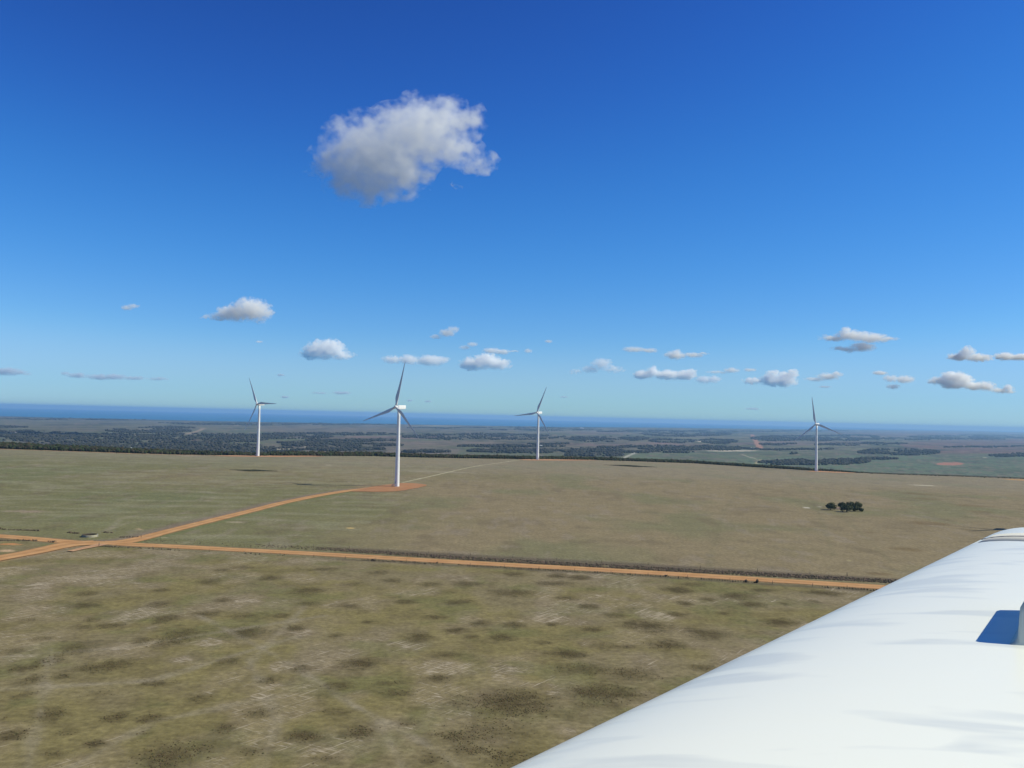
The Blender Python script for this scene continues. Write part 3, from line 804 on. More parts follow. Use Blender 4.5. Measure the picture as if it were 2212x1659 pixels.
tree(1794, 1101.5, 8.2, 6.2, 'round dark tree standing alone at the left end of the clump', 1)
tree(1819, 1099.5, 6.2, 5.6, 'smaller dark tree behind the wide front tree, next right of the gap', 2)
tree(1829, 1106.0, 10.0, 6.2, 'widest dark tree at the front of the clump, just right of the gap', 3)
tree(1837, 1099.5, 6.4, 6.0, 'dark tree at the back middle, its top above the wide front one', 4)
tree(1853, 1099.5, 7.2, 5.8, 'dark tree at the back right of the clump, highest at that end', 5)
tree(1847, 1104.5, 7.0, 5.4, 'dark tree at the front right, between the wide front tree and the small end bush', 6)
tree(1860.5, 1105.0, 3.6, 2.8, 'smallest low bushy tree at the right end of the clump', 7)

# ------------------------------------------------------------------ wind turbines
M_TOWER = mottled('turbine_white', (.74, .74, .73), (.80, .80, .79), .25, .45, .4, 3)
M_BLADE = mottled('blade_white', (.66, .67, .68), (.72, .73, .74), .2, .4, .4, 3)
M_STEEL = mottled('galvanised_steel', (.30, .31, .32), (.40, .41, .42), 2.0, .5, .5)
M_DOOR = mottled('door_grey', (.34, .35, .36), (.38, .39, .40), 2.0, .6, .3)
def lathe(prof, seg=32, axis='Z', caps=True):
    bm = bmesh.new(); rings = []
    for (rad, z) in prof:
        ring = []
        for i in range(seg):
            a = 2 * math.pi * i / seg
            c = (rad * math.cos(a), rad * math.sin(a), z)
            ring.append(bm.verts.new(c if axis == 'Z' else (c[2], c[0], c[1])))
        rings.append(ring)
    for a, b in zip(rings[:-1], rings[1:]):
        for i in range(seg): bm.faces.new((a[i], a[(i + 1) % seg], b[(i + 1) % seg], b[i]))
    if caps:
        bm.faces.new(rings[0][::-1]); bm.faces.new(rings[-1])
    bmesh.ops.recalc_face_normals(bm, faces=bm.faces)
    return bm
def box_bm(sx, sy, sz, c=(0, 0, 0), bev=0.0, bm=None):
    own = bm is None
    if own: bm = bmesh.new()
    r = bmesh.ops.create_cube(bm, size=1)
    bmesh.ops.scale(bm, vec=(sx, sy, sz), verts=r['verts']); bmesh.ops.translate(bm, vec=c, verts=r['verts'])
    if bev:
        es = list({e for v in r['verts'] for e in v.link_edges})
        bmesh.ops.bevel(bm, geom=es, offset=bev, segments=3, affect='EDGES', profile=.6)
    return bm
TH = 68.0
def blade_mesh():
    # radial along +Z; chord along Y (trailing edge +Y side), thickness along X (upwind is -X)
    st = [(1.2, 1.9, 1.9, 0), (2.6, 1.95, 1.85, 6), (4.2, 2.3, 1.5, 12), (6.5, 3.0, 1.05, 13), (8.5, 3.35, .85, 12), (11, 3.15, .70, 9.5), (15, 2.6, .52, 7), (20, 2.1, .38, 4.5),
          (25, 1.68, .28, 2.8), (30, 1.30, .20, 1.5), (34, 1.0, .15, .7), (37.5, .72, .11, .2), (39.5, .45, .07, 0), (40.7, .12, .03, 0)]
    n = 18; bm = bmesh.new(); rings = []
    for (z, ch, th, tw) in st:
        ring = []
        root = max(0.0, 1 - (z - 1.2) / 5.5)
        for i in range(n):
            a = 2 * math.pi * i / n
            cx = .5 - .5 * math.cos(a)                     # 0 leading .. 1 trailing
            yt = th * .5 * (math.sin(a) if root > .95 else (math.copysign(1, math.sin(a)) * (2.6 * (.2969 * math.sqrt(cx) - .126 * cx - .3516 * cx ** 2 + .2843 * cx ** 3 - .1036 * cx ** 4) / .26) * .96 * (1 - root) + root * math.sin(a)))
            pitch_axis = .5 * root + .27 * (1 - root)
            y = (cx - pitch_axis) * ch; x = yt
            t = math.radians(tw + 2)
            X = x * math.cos(t) - y * math.sin(t); Y = x * math.sin(t) + y * math.cos(t)
            bend = -0.9 * (z / 40.) ** 2
            ring.append(bm.verts.new((X + bend, Y, z)))
        rings.append(ring)
    for a, b in zip(rings[:-1], rings[1:]):
        for i in range(n): bm.faces.new((a[i], a[(i + 1) % n], b[(i + 1) % n], b[i]))
    bm.faces.new(rings[-1]); bm.faces.new(rings[0][::-1])
    bmesh.ops.recalc_face_normals(bm, faces=bm.faces)
    return bm_mesh('blade', bm)
def bolts(rad, z, n, s):
    bm = bmesh.new()
    for i in range(n):
        a = 2 * math.pi * i / n
        r = bmesh.ops.create_cube(bm, size=s); bmesh.ops.translate(bm, vec=(rad * math.cos(a), rad * math.sin(a), z), verts=r['verts'])
    return bm
tower_me = bm_mesh('tower', lathe([(2.08, -.3)] + [(2.05 - .83 * (z / 66.4) ** 1.05, z) for z in (.0, 6, 12, 18, 24, 30, 36, 42, 48, 54, 60, 66.4)], 40))
M_FLANGE = None
bmn = bmesh.new()
def nacelle_mesh():
    # x is the rotor axis, rotor at -X; built relative to the tower axis at hub height
    bm = bmesh.new()
    secs = [(-2.6, 1.2, -1.25, 1.3), (-2.3, 1.5, -1.5, 1.55), (-.8, 1.6, -1.65, 1.7), (2.0, 1.65, -1.7, 1.8), (5.0, 1.62, -1.6, 1.85), (6.8, 1.58, -1.2, 1.85), (6.9, 1.5, -1.1, 1.78)]
    rings = []
    for (x, hw, z0, z1) in secs:
        ring = []
        for i in range(20):
            a = 2 * math.pi * (i + .5) / 20
            ca, sa = math.cos(a), math.sin(a)
            y = hw * math.copysign(abs(ca) ** .22, ca); z = math.copysign(abs(sa) ** .22, sa)
            z = (z0 + z1) / 2 + z * (z1 - z0) / 2
            ring.append(bm.verts.new((x, y, z)))
        rings.append(ring)
    for a, b in zip(rings[:-1], rings[1:]):
        for i in range(20): bm.faces.new((a[i], a[(i + 1) % 20], b[(i + 1) % 20], b[i]))
    bm.faces.new(rings[0][::-1]); bm.faces.new(rings[-1])
    bmesh.ops.recalc_face_normals(bm, faces=bm.faces)
    return bm_mesh('nacelle', bm)
nac_me = nacelle_mesh()
hub_me = bm_mesh('hub', lathe([(1.15, -2.7), (1.45, -3.0), (1.5, -3.9), (1.42, -4.6), (1.1, -5.25), (.6, -5.65), (.12, -5.8)], 28, 'X'))
blade_me = blade_mesh()
def mast_mesh():
    bm = lathe([(.05, 1.5), (.05, 2.8), (.16, 2.9), (.05, 3.0)], 8); bmesh.ops.translate(bm, vec=(5.6, .5, 0), verts=bm.verts)
    return bm_mesh('wind_vane', bm, False)
mast_me = mast_mesh()
hatch_me = bm_mesh('roof_hatch', box_bm(1.3, 1.2, .12, (1.2, 0, 1.66), .03))
door_me = bm_mesh('door', box_bm(.12, .95, 2.2, (2.03, 0, 3.5), .03))
def stairs_mesh():
    bm = bmesh.new()
    n = 11
    for i in range(n):
        z = .2 + 2.1 * i / (n - 1)
        box_bm(.9, .30, .05, (2.75, -3.6 + 3.0 * i / (n - 1), z), bm=bm)
    box_bm(1.1, 1.4, .06, (2.6, 0.0, 2.35), bm=bm)
    for sx in (2.28, 3.22):
        for k in range(10):
            a = Vector((sx, -3.6 + 3.0 * k / 9, .2 + 2.1 * k / 9))
            box_bm(.05, .36, .16, a, bm=bm)
    return bm_mesh('stairs', bm, False)
def rail_mesh():
    bm = bmesh.new()
    for sx in (2.28, 3.22):
        for k in range(4):
            box_bm(.045, .045, 1.1, (sx, -3.5 + 2.8 * k / 3, .75 + 2.0 * k / 3), bm=bm)
        for k in range(16):
            box_bm(.045, .24, .1, (sx, -3.5 + 3.0 * k / 15, 1.3 + 2.1 * k / 15), bm=bm)
    for (x, y) in ((3.15, .65), (3.15, -.0), (2.3, .65)): box_bm(.045, .045, 1.1, (x, y, 2.9), bm=bm)
    box_bm(.045, .7, .045, (3.15, .32, 3.45), bm=bm); box_bm(.9, .045, .045, (2.7, .65, 3.45), bm=bm)
    return bm_mesh('handrail', bm, False)
def support_mesh():
    bm = bmesh.new()
    for (x, y, h) in ((3.1, .6, 2.3), (3.1, -.6, 2.3), (2.3, .6, 2.3), (2.75, -2.1, 1.2)): box_bm(.09, .09, h + .3, (x, y, h / 2 - .15), bm=bm)
    return bm_mesh('stair_support', bm, False)
stairs_me, rail_me, supp_me = stairs_mesh(), rail_mesh(), support_mesh()
WIND = math.radians(217)                      # azimuth the rotors face
def turbine(first, bx, by, phase, stair_az, label):
    b = hit(bx, by)
    root = empty('wind_turbine', (b.x, b.y, tz(b.x, b.y)))
    tag(root, label, 'wind turbine', 'wind turbines standing in the paddock')
    link('tower', tower_me, M_TOWER, root)
    dr = link('door', door_me, M_DOOR, root); sr = link('stairs', stairs_me, M_STEEL, root)
    hr = link('handrail', rail_me, M_STEEL, sr); sp = link('stair_support', supp_me, M_STEEL, sr)
    hr['kind'] = 'stuff'; sp['kind'] = 'stuff'; sr['kind'] = 'stuff'
    for o in (dr, sr): o.rotation_euler = (0, 0, math.pi / 2 - stair_az)
    nac = link('nacelle', nac_me, M_TOWER, root)
    nac.location = (0, 0, TH)
    # local -X points along the wind azimuth
    nac.rotation_euler = (0, 0, math.atan2(math.cos(WIND), math.sin(WIND)) + math.pi)
    link('roof_hatch', hatch_me, M_DOOR, nac); link('wind_vane', mast_me, M_STEEL, nac)
    rot = link('rotor', hub_me, M_TOWER, root)
    rot.location = (0, 0, TH)
    tilt = Matrix.Rotation(math.radians(4), 4, 'Y')
    rz = Matrix.Rotation(nac.rotation_euler[2], 4, 'Z')
    rot.matrix_local = Matrix.Translation((0, 0, TH)) @ rz @ tilt
    for k in range(3):
        bl = link('blade', blade_me, M_BLADE, rot)
        # seen from the front the angle is counted counter-clockwise from the right
        ang = math.radians(phase + 120 * k)
        bl.matrix_local = Matrix.Translation((-3.9, 0, 0)) @ Matrix.Rotation(math.pi / 2 - ang if FLIP else ang - math.pi / 2, 4, 'X')
    return root
FLIP = True
az = math.radians
turbine(1, 857.3, 1050.3, 78.7, az(215), 'nearest white wind turbine, on the orange gravel pad at the end of the road')
turbine(0, 556.8, 984.2, 0.6, az(245), 'leftmost white wind turbine on the ridge, one blade level to the right')
turbine(0, 1161.0, 990.6, 68.0, az(110), 'white wind turbine standing at the end of the thin pale track')
turbine(0, 1763.0, 1017.6, 99.6, az(110), 'white wind turbine on the right of the ridge, beyond the clump of trees')
turbine(0, 2436.0, 1150.0, 60.0, az(110), 'white wind turbine just past the right edge, its shadow reaching in beside the wing')

# ------------------------------------------------------------------ round water tank by the junction
def water_tank():
    b = hit(194, 1159.3)
    R = 3.7
    root = empty('water_tank', (b.x, b.y, tz(b.x, b.y)))
    tag(root, 'low round open concrete water tank beside the road junction', 'water tank')
    Mc = mottled('tank_concrete', (.26, .23, .16), (.36, .33, .24), .9, .9, .15)
    link('wall', bm_mesh('wall', lathe([(R, -.2), (R, 1.10), (R - .03, 1.15), (R - .20, 1.15)], 48, caps=False)), Mc, root)
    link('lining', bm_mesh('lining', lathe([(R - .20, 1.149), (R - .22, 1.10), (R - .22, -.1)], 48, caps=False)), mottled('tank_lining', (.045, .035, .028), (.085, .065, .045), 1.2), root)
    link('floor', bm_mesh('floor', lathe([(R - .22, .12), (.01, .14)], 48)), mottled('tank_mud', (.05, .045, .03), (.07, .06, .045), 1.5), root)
    bm = bmesh.new()
    bmesh.ops.create_cone(bm, cap_ends=True, segments=14, radius1=.06, radius2=.06, depth=1.7)
    bmesh.ops.translate(bm, vec=(R + .1, 0, .75), verts=bm.verts)
    link('inlet_pipe', bm_mesh('inlet_pipe', bm), M_STEEL, root)
    t = hit(157, 1159.5)
water_tank()

# ------------------------------------------------------------------ fence along the near verge
def fence(pts, label, step=13.0):
    c = resample([hit(*p) for p in pts], step)
    root = empty('wire_fence', (c[0].x, c[0].y, tz(c[0].x, c[0].y)))
    tag(root, label, 'fence', 'wire fences along the roads')
    Mw = mottled('fence_timber', (.11, .085, .065), (.16, .13, .10), 4.0)
    bm = bmesh.new(); bmesh.ops.create_cone(bm, cap_ends=True, segments=8, radius1=.09, radius2=.075, depth=1.45)
    bmesh.ops.translate(bm, vec=(0, 0, .55), verts=bm.verts); pm = bm_mesh('post', bm); pm.materials.append(Mw)
    o0 = root.location
    wv, wf = [], []
    for i, p in enumerate(c):
        o = link('post', pm, None, root)
        q = Vector((p.x, p.y, tz(p.x, p.y))); o.location = q - o0
        if i in (0, len(c) - 1): o.scale = (1.8, 1.8, 1.35)
        o.rotation_euler = (random.uniform(-.05, .05), random.uniform(-.05, .05), 0)
        if i:
            for h in (.45, .8, 1.15):
                k = len(wv); s = .006
                for (pp, ) in ((prev,), (q,)):
                    for (dy, dz) in ((-s, -s), (s, -s), (0, s)): wv.append(tuple(pp - o0 + Vector((0, dy, h + dz))))
                for a, b_ in ((0, 1), (1, 2), (2, 0)): wf.append((k + a, k + b_, k + 3 + b_, k + 3 + a))
        prev = q
    link('wire', mesh_np('wire', wv, wf), M_STEEL, root)
fence([(214, 1180), (330, 1186), (678, 1204), (1016, 1222.5), (1400, 1244), (1830, 1271.5), (2050, 1285)], 'long low post and wire fence on the near side of the orange road')
fence([(305, 1161.5), (420, 1169.5), (678, 1180.5), (1016, 1200), (1400, 1221), (1830, 1245)], 'post and wire fence behind the roadside scrub on the far side of the road', 18)

# ------------------------------------------------------------------ farm buildings far off on the plain
def shed(u, v, L, W, Hh, rz, label, wall=(.72, .70, .66), roof=(.70, .71, .72)):
    p = hit_t(u, v)
    root = empty('farm_shed', (p.x, p.y, tz(p.x, p.y)), rz)
    tag(root, label, 'farm shed')
    k = new_mat('shed_wall', wall, .8)[0]; rmat = new_mat('shed_roof', roof, .5)[0]
    bm = bmesh.new()
    hw, hl = W / 2, L / 2
    vs_ = [(-hl, -hw, -1), (hl, -hw, -1), (hl, hw, -1), (-hl, hw, -1), (-hl, -hw, Hh), (hl, -hw, Hh), (hl, hw, Hh), (-hl, hw, Hh), (-hl, 0, Hh * 1.45), (hl, 0, Hh * 1.45)]
    V = [bm.verts.new(q) for q in vs_]
    for f in ((0, 1, 5, 4), (2, 3, 7, 6), (1, 2, 6, 9, 5), (3, 0, 4, 8, 7)): bm.faces.new([V[i] for i in f])
    link('wall', bm_mesh('wall', bm, False), k, root)
    bm = bmesh.new()
    e = .6
    for s in (-1, 1):
        a = [(-hl - e, s * (hw + e), Hh - .25), (hl + e, s * (hw + e), Hh - .25), (hl + e, 0, Hh * 1.45 + .05), (-hl - e, 0, Hh * 1.45 + .05)]
        lo = [bm.verts.new(q) for q in a]; hi = [bm.verts.new((q[0], q[1], q[2] + .25)) for q in a]
        bm.faces.new(lo[::-1]); bm.faces.new(hi)
        for i in range(4): bm.faces.new((lo[i], lo[(i + 1) % 4], hi[(i + 1) % 4], hi[i]))
    bmesh.ops.recalc_face_normals(bm, faces=bm.faces)
    link('roof', bm_mesh('roof', bm, False), rmat, root)
    link('door', bm_mesh('door', box_bm(4, .2, Hh * .8, (0, -hw - .08, Hh * .4))), M_DOOR, root)
shed(1144, 961.6, 14, 10, 6, .3, 'small white farm shed among trees left of the third turbine tower')
shed(1170, 962.2, 18, 9, 5, -.2, 'small white farm shed just right of the third turbine tower')
shed(285, 972, 15, 9, 5, .1, 'white farm shed on the plain close behind the ridge scrub at left')
shed(1626, 968.2, 26, 10, 5, .1, 'pale farm shed at the foot of the red track on the plain', (.6, .5, .4))
shed(1257, 924.2, 60, 30, 12, .1, 'small white building on the plain near the coast, right of the third turbine')

# ------------------------------------------------------------------ aircraft wing
def build_wing():
    G = WING
    root = empty('light_aircraft', (G['o'][0], G['o'][1], EYE + G['z'] + 0.0))
    tag(root, 'smooth white wing of a light aircraft filling the lower right corner', 'aircraft wing')
    o = Vector(root.location)
    s = Vector((math.sin(G['head']), math.cos(G['head']), G['dihedral'])).normalized()
    a = Vector((math.cos(G['head']), -math.sin(G['head']), 0))
    up = Vector((0, 0, 1))
    CH = G['chord']
    def airf(c, k=1.0):
        c = max(0.0, min(1.0, c))
        return 5 * G['t'] * (.2969 * math.sqrt(c) - .126 * c - .3516 * c * c + .2843 * c ** 3 - .1036 * c ** 4) * CH * k
    cs = [0.5 - .5 * math.cos(math.pi * i / 34) for i in range(35)]
    def section(t, k=1.0, c0=0.0, dz=0.0):
        ch = CH * (1 - .012 * t)
        up_pts, lo_pts = [], []
        for c in cs:
            cc = c0 + c * (1 - c0 * 1.3)
            up_pts.append(s * t + a * (cc * ch) + up * (airf(c, k) + dz))
            lo_pts.append(s * t + a * (cc * ch) + up * (-.55 * airf(c, k) + dz))
        return up_pts + lo_pts[-2:0:-1]
    def loft(name, secs, mat, parent, cap=(False, True)):
        bm = bmesh.new(); rings = [[bm.verts.new(p) for p in q] for q in secs]; n = len(rings[0])
        for r0, r1 in zip(rings[:-1], rings[1:]):
            for i in range(n): bm.faces.new((r0[i], r0[(i + 1) % n], r1[(i + 1) % n], r1[i]))
        if cap[0]: bm.faces.new(rings[0][::-1])
        if cap[1]: bm.faces.new(rings[-1])
        bmesh.ops.recalc_face_normals(bm, faces=bm.faces)
        return link(name, bm_mesh(name, bm), mat, parent)
    # paint with soft dull smears, streaky reflections put into the colour
    m, n, l, p = new_mat('wing_paint', (.80, .82, .82), .35, .3)
    tc = n.new('ShaderNodeTexCoord')
    mp = n.new('ShaderNodeMapping'); mp.inputs['Rotation'].default_value = (0, 0, math.radians(0)); mp.inputs['Scale'].default_value = (1.0, 4.2, 1)
    nz = n.new('ShaderNodeTexNoise'); nz.inputs['Scale'].default_value = 1.7; nz.inputs['Detail'].default_value = 2.5; nz.inputs['Roughness'].default_value = .45; nz.inputs['Distortion'].default_value = .3
    cr = n.new('ShaderNodeValToRGB'); e = cr.color_ramp.elements; e[0].position = .34; e[0].color = (.73, .75, .71, 1); e[1].position = .45; e[1].color = (.88, .885, .80, 1)
    l.new(tc.outputs['Object'], mp.inputs[0]); l.new(mp.outputs[0], nz.inputs['Vector']); l.new(nz.outputs['Fac'], cr.inputs[0])
    # fine specks of dirt
    vz = n.new('ShaderNodeTexVoronoi'); vz.inputs['Scale'].default_value = 9.0; vz.feature = 'F1'
    lt = n.new('ShaderNodeMath'); lt.operation = 'LESS_THAN'; lt.inputs[1].default_value = .028
    mx = n.new('ShaderNodeMix'); mx.data_type = 'RGBA'; mx.inputs[7].default_value = (.12, .10, .09, 1)
    l.new(tc.outputs['Object'], vz.inputs['Vector']); l.new(vz.outputs['Distance'], lt.inputs[0])
    nz3 = n.new('ShaderNodeTexNoise'); nz3.inputs['Scale'].default_value = 3.1
    gt = n.new('ShaderNodeMath'); gt.operation = 'GREATER_THAN'; gt.inputs[1].default_value = .57
    mm = n.new('ShaderNodeMath'); mm.operation = 'MULTIPLY'
    l.new(tc.outputs['Object'], nz3.inputs['Vector']); l.new(nz3.outputs['Fac'], gt.inputs[0]); l.new(lt.outputs[0], mm.inputs[0]); l.new(gt.outputs[0], mm.inputs[1])
    l.new(mm.outputs[0], mx.inputs[0]); l.new(cr.outputs[0], mx.inputs[6]); l.new(mx.outputs[2], p.inputs['Base Color'])
    nz2 = n.new('ShaderNodeTexNoise'); nz2.inputs['Scale'].default_value = 1.4; nz2.inputs['Detail'].default_value = 1.5
    b = n.new('ShaderNodeBump'); b.inputs['Strength'].default_value = .12; b.inputs['Distance'].default_value = .03
    l.new(mp.outputs[0], nz2.inputs['Vector']); l.new(nz2.outputs['Fac'], b.inputs['Height']); l.new(b.outputs[0], p.inputs['Normal'])
    p.inputs['Coat Weight'].default_value = .08; p.inputs['Coat Roughness'].default_value = .12
    T = G['seam']
    secs = [section(t) for t in np.linspace(-1.0, T, 22)]
    loft('wing_panel', secs, m, root, (True, True))
    # sealed seam and primer band at the tip joint
    Mb = mottled('primer_band', (.66, .63, .54), (.70, .67, .58), 30, .6, .3)
    Ms = new_mat('seam_sealant', (.055, .055, .10), .6)[0]
    def skin(name, t0, t1, c0, c1, lift, mat, parent=root):
        bm = bmesh.new(); rows = []
        for t in (t0, (t0 + t1) / 2, t1):
            row = []
            for i in range(25):
                c = c0 + (c1 - c0) * i / 24
                row.append(bm.verts.new(s * t + a * (c * CH * (1 - .012 * t)) + up * (airf(c) + lift)))
            rows.append(row)
        lowrow = [[bm.verts.new(v.co - up * (lift + .002)) for v in row] for row in rows]
        for r0, r1 in zip(rows[:-1], rows[1:]):
            for i in range(24): bm.faces.new((r0[i], r0[i + 1], r1[i + 1], r1[i]))
        for q0, q1 in ((rows[0], lowrow[0]), (rows[-1], lowrow[-1])):
            for i in range(24): bm.faces.new((q0[i], q0[i + 1], q1[i + 1], q1[i]))
        bmesh.ops.recalc_face_normals(bm, faces=bm.faces)
        return link(name, bm_mesh(name, bm), mat, parent)
    skin('primer_band', T - .22, T + .17, .055, .9, .0012, Mb)
    skin('tip_seam', T - .012, T + .012, .0, .9, .0030, Ms)
    tips = []
    TL = G['tip']
    for i in range(11):
        q = i / 10
        k = math.sqrt(max(0.0, 1 - (q * .99) ** 9))
        tips.append(section(T + TL * q, max(.05, k), .03 * q ** 5, .0))
    loft('wing_tip', tips, m, root, (False, True))
    # raised fairing with foot flange
    def fairing():
        def land(px, py):
            rr = ray(px, py); k = 3.5
            for _ in range(30):
                q = Vector((0, 0, EYE)) + rr * k - o
                t = (q.x * s.x + q.y * s.y) / (s.x ** 2 + s.y ** 2); c = q.dot(a) / CH
                k += ((EYE - (o.z + airf(c) + s.z * t)) / -rr.z - k) * .7
            return Vector((0, 0, EYE)) + rr * k
        p0, p1 = land(2104, 1386), land(2153, 1317)
        F = (p0.x + .15, p0.y, p1.x + .15, p1.y, .15)
        d = Vector((F[2] - F[0], F[3] - F[1], 0)); L = d.length; d.normalize(); w = Vector((1, 0, 0))
        base = Vector((F[0], F[1], 0)) - Vector((o.x, o.y, 0))
        def surf(pt):
            c = (pt.dot(a)) / CH; t = pt.dot(Vector((s.x, s.y, 0)))
            return airf(c) + s.z * t
        bm = bmesh.new(); rings = []
        W, Hh = .17, F[4]
        prof = [(-.035, 0.0), (-.012, .012), (-.002, .03), (.0, .06), (.004, Hh - .03), (.018, Hh - .006), (.045, Hh), (W - .045, Hh), (W - .018, Hh - .006), (W - .004, Hh - .03), (W, .06), (W + .002, .03), (W + .012, .012), (W + .035, 0)]
        for q, kk in ((-.03, .10), (-.012, .75), (0, .93), (.02, 1), (.25, 1), (.5, 1), (.75, 1), (.96, 1), (1.0, .93), (1.02, .5), (1.04, .1)):
            ring = []
            for (x, z) in prof:
                xx = W / 2 + (x - W / 2) * (1 if kk > .5 else .92)
                pt = base + d * (q * L) + w * xx
                ring.append(bm.verts.new(pt + up * (surf(pt) + z * kk - (.004 if z == 0 else 0))))
            rings.append(ring)
        for r0, r1 in zip(rings[:-1], rings[1:]):
            for i in range(len(prof) - 1): bm.faces.new((r0[i], r0[i + 1], r1[i + 1], r1[i]))
        bm.faces.new(rings[0][::-1]); bm.faces.new(rings[-1])
        bmesh.ops.recalc_face_normals(bm, faces=bm.faces)
        link('fairing', bm_mesh('fairing', bm), new_mat('fairing_grey', (.60, .64, .56), .45)[0], root)
    fairing()
WING = dict(o=(-.2753, 1.8901), z=-.8732, head=.6886, dihedral=.0297, chord=1.5, t=.1242, seam=4.9, tip=.72)
build_wing()

# ------------------------------------------------------------------ clouds
def cloud(label, puffs, base_el_y=None, dist=None, dens=1.0, amp=.55, tint=(1.0, 1.0, 1.0), depth=.8, nscale=1.25, soft=2.0, warp=1.15):
    """puffs: (view x, view y, rx, ry); laid out round a centre at a real distance and given full depth"""
    xs = [p[0] for p in puffs]
    u = (min(p[0] - p[2] for p in puffs) + max(p[0] + p[2] for p in puffs)) / 2
    ymax = max(p[1] + p[3] for p in puffs); ymin = min(p[1] - p[3] for p in puffs)
    if dist is None:
        r = ray(u, ymax); dist = min(42000.0, 1150.0 * r.y / max(r.z, 1e-3))
    c = at_dist(u, (ymax + ymin) / 2, dist)
    sc = dist / FOC
    rs = np.random.default_rng(int(u * 7 + ymax * 13))
    E = []
    for (px, py, rx, ry) in puffs:
        q = at_dist(px, py, dist)
        rd = min(rx, 2.2 * ry) * depth * sc
        E.append((Vector((q.x - c.x, float(rs.uniform(-.25, .25)) * rd, q.z - c.z)), rx * sc, rd, ry * sc))
    size = max(e[1] for e in E)
    root_me = bpy.data.meshes.new('cloud')
    # hull: union of the puffs
    bm = bmesh.new()
    for (q, ax, ay, az_) in E:
        res = bmesh.ops.create_icosphere(bm, subdivisions=3, radius=1.0)
        for v in res['verts']:
            d = v.co.copy()
            k = 1.14 + .10 * math.sin(5 * d.x + q.x / sc) * math.sin(4.3 * d.z + 1.3) + .05 * math.sin(11 * d.x + 3) * math.sin(9 * d.z + q.z)
            v.co = Vector((q.x + d.x * ax * k, q.y + d.y * ay * k, q.z + d.z * az_ * k))
    bm.to_mesh(root_me); bm.free()
    o = link('cloud', root_me)
    if len(E) > 1:
        md = o.modifiers.new('union', 'REMESH'); md.mode = 'VOXEL'; md.voxel_size = min(min(e[1:]) for e in E) * .22; md.use_smooth_shade = True
        dg = bpy.context.evaluated_depsgraph_get()
        me2 = bpy.data.meshes.new_from_object(o.evaluated_get(dg))
        o.modifiers.clear(); o.data = me2; bpy.data.meshes.remove(root_me)
    o.location = c
    m = bpy.data.materials.new('cloud_vapour'); m.use_nodes = True
    n, l = m.node_tree.nodes, m.node_tree.links
    for q in list(n):
        if q.type != 'OUTPUT_MATERIAL': n.remove(q)
    out = [q for q in n if q.type == 'OUTPUT_MATERIAL'][0]
    pv = n.new('ShaderNodeVolumePrincipled'); pv.inputs['Color'].default_value = (*tint, 1); pv.inputs['Anisotropy'].default_value = 0.0  # tint below white puts the shade of the grey wisps into the vapour
    tc = n.new('ShaderNodeTexCoord')
    wz = n.new('ShaderNodeTexNoise'); wz.inputs['Scale'].default_value = nscale * 2.2 / size; wz.inputs['Detail'].default_value = 3.0
    wo = n.new('ShaderNodeMapping'); wo.inputs['Location'].default_value = (ymax, u, 3)
    ws = n.new('ShaderNodeVectorMath'); ws.operation = 'SUBTRACT'; ws.inputs[1].default_value = (.5, .5, .5)
    wm = n.new('ShaderNodeVectorMath'); wm.operation = 'MULTIPLY'; hh_ = max(e[3] for e in E); wm.inputs[1].default_value = (hh_ * 2.2 * warp, hh_ * 1.5 * warp, hh_ * 1.5 * warp)
    wa = n.new('ShaderNodeVectorMath'); wa.operation = 'ADD'
    l.new(tc.outputs['Object'], wo.inputs[0]); l.new(wo.outputs[0], wz.inputs['Vector']); l.new(wz.outputs['Color'], ws.inputs[0]); l.new(ws.outputs[0], wm.inputs[0])
    l.new(wm.outputs[0], wa.inputs[0]); l.new(tc.outputs['Object'], wa.inputs[1])
    cur = None
    for (q, ax, ay, az_) in E:
        sb = n.new('ShaderNodeVectorMath'); sb.operation = 'SUBTRACT'; sb.inputs[1].default_value = q
        ml = n.new('ShaderNodeVectorMath'); ml.operation = 'MULTIPLY'; ml.inputs[1].default_value = (1 / ax, 1 / ay, 1 / az_)
        ln = n.new('ShaderNodeVectorMath'); ln.operation = 'LENGTH'
        l.new(wa.outputs[0], sb.inputs[0]); l.new(sb.outputs[0], ml.inputs[0]); l.new(ml.outputs[0], ln.inputs[0])
        if cur is None: cur = ln.outputs['Value']
        else:
            mn = n.new('ShaderNodeMath'); mn.operation = 'SMOOTH_MIN'; mn.inputs[2].default_value = .25
            l.new(cur, mn.inputs[0]); l.new(ln.outputs['Value'], mn.inputs[1]); cur = mn.outputs[0]
    nz = n.new('ShaderNodeTexNoise'); nz.inputs['Scale'].default_value = nscale * max(3.4 / size, 1.9 / max(e[3] for e in E)); nz.inputs['Detail'].default_value = 5.0; nz.inputs['Roughness'].default_value = .52
    mp = n.new('ShaderNodeMapping'); mp.inputs['Location'].default_value = (u * 3.1, ymax, 5); mp.inputs['Scale'].default_value = (1, 1, 1.35)
    l.new(tc.outputs['Object'], mp.inputs[0]); l.new(mp.outputs[0], nz.inputs['Vector'])
    a1 = n.new('ShaderNodeMath'); a1.operation = 'MULTIPLY_ADD'; a1.inputs[1].default_value = amp * 4.2; a1.inputs[2].default_value = .97 - amp * 2.1   # noise*k + b
    l.new(nz.outputs['Fac'], a1.inputs[0])
    s1 = n.new('ShaderNodeMath'); s1.operation = 'SUBTRACT'; l.new(a1.outputs[0], s1.inputs[0]); l.new(cur, s1.inputs[1])
    m1 = n.new('ShaderNodeMath'); m1.operation = 'MULTIPLY'; m1.use_clamp = True; m1.inputs[1].default_value = soft; l.new(s1.outputs[0], m1.inputs[0])
    hgt = max(e[3] for e in E)
    m2 = n.new('ShaderNodeMath'); m2.operation = 'MULTIPLY'; m2.inputs[1].default_value = 2.9 * dens / (hgt * 2); l.new(m1.outputs[0], m2.inputs[0])
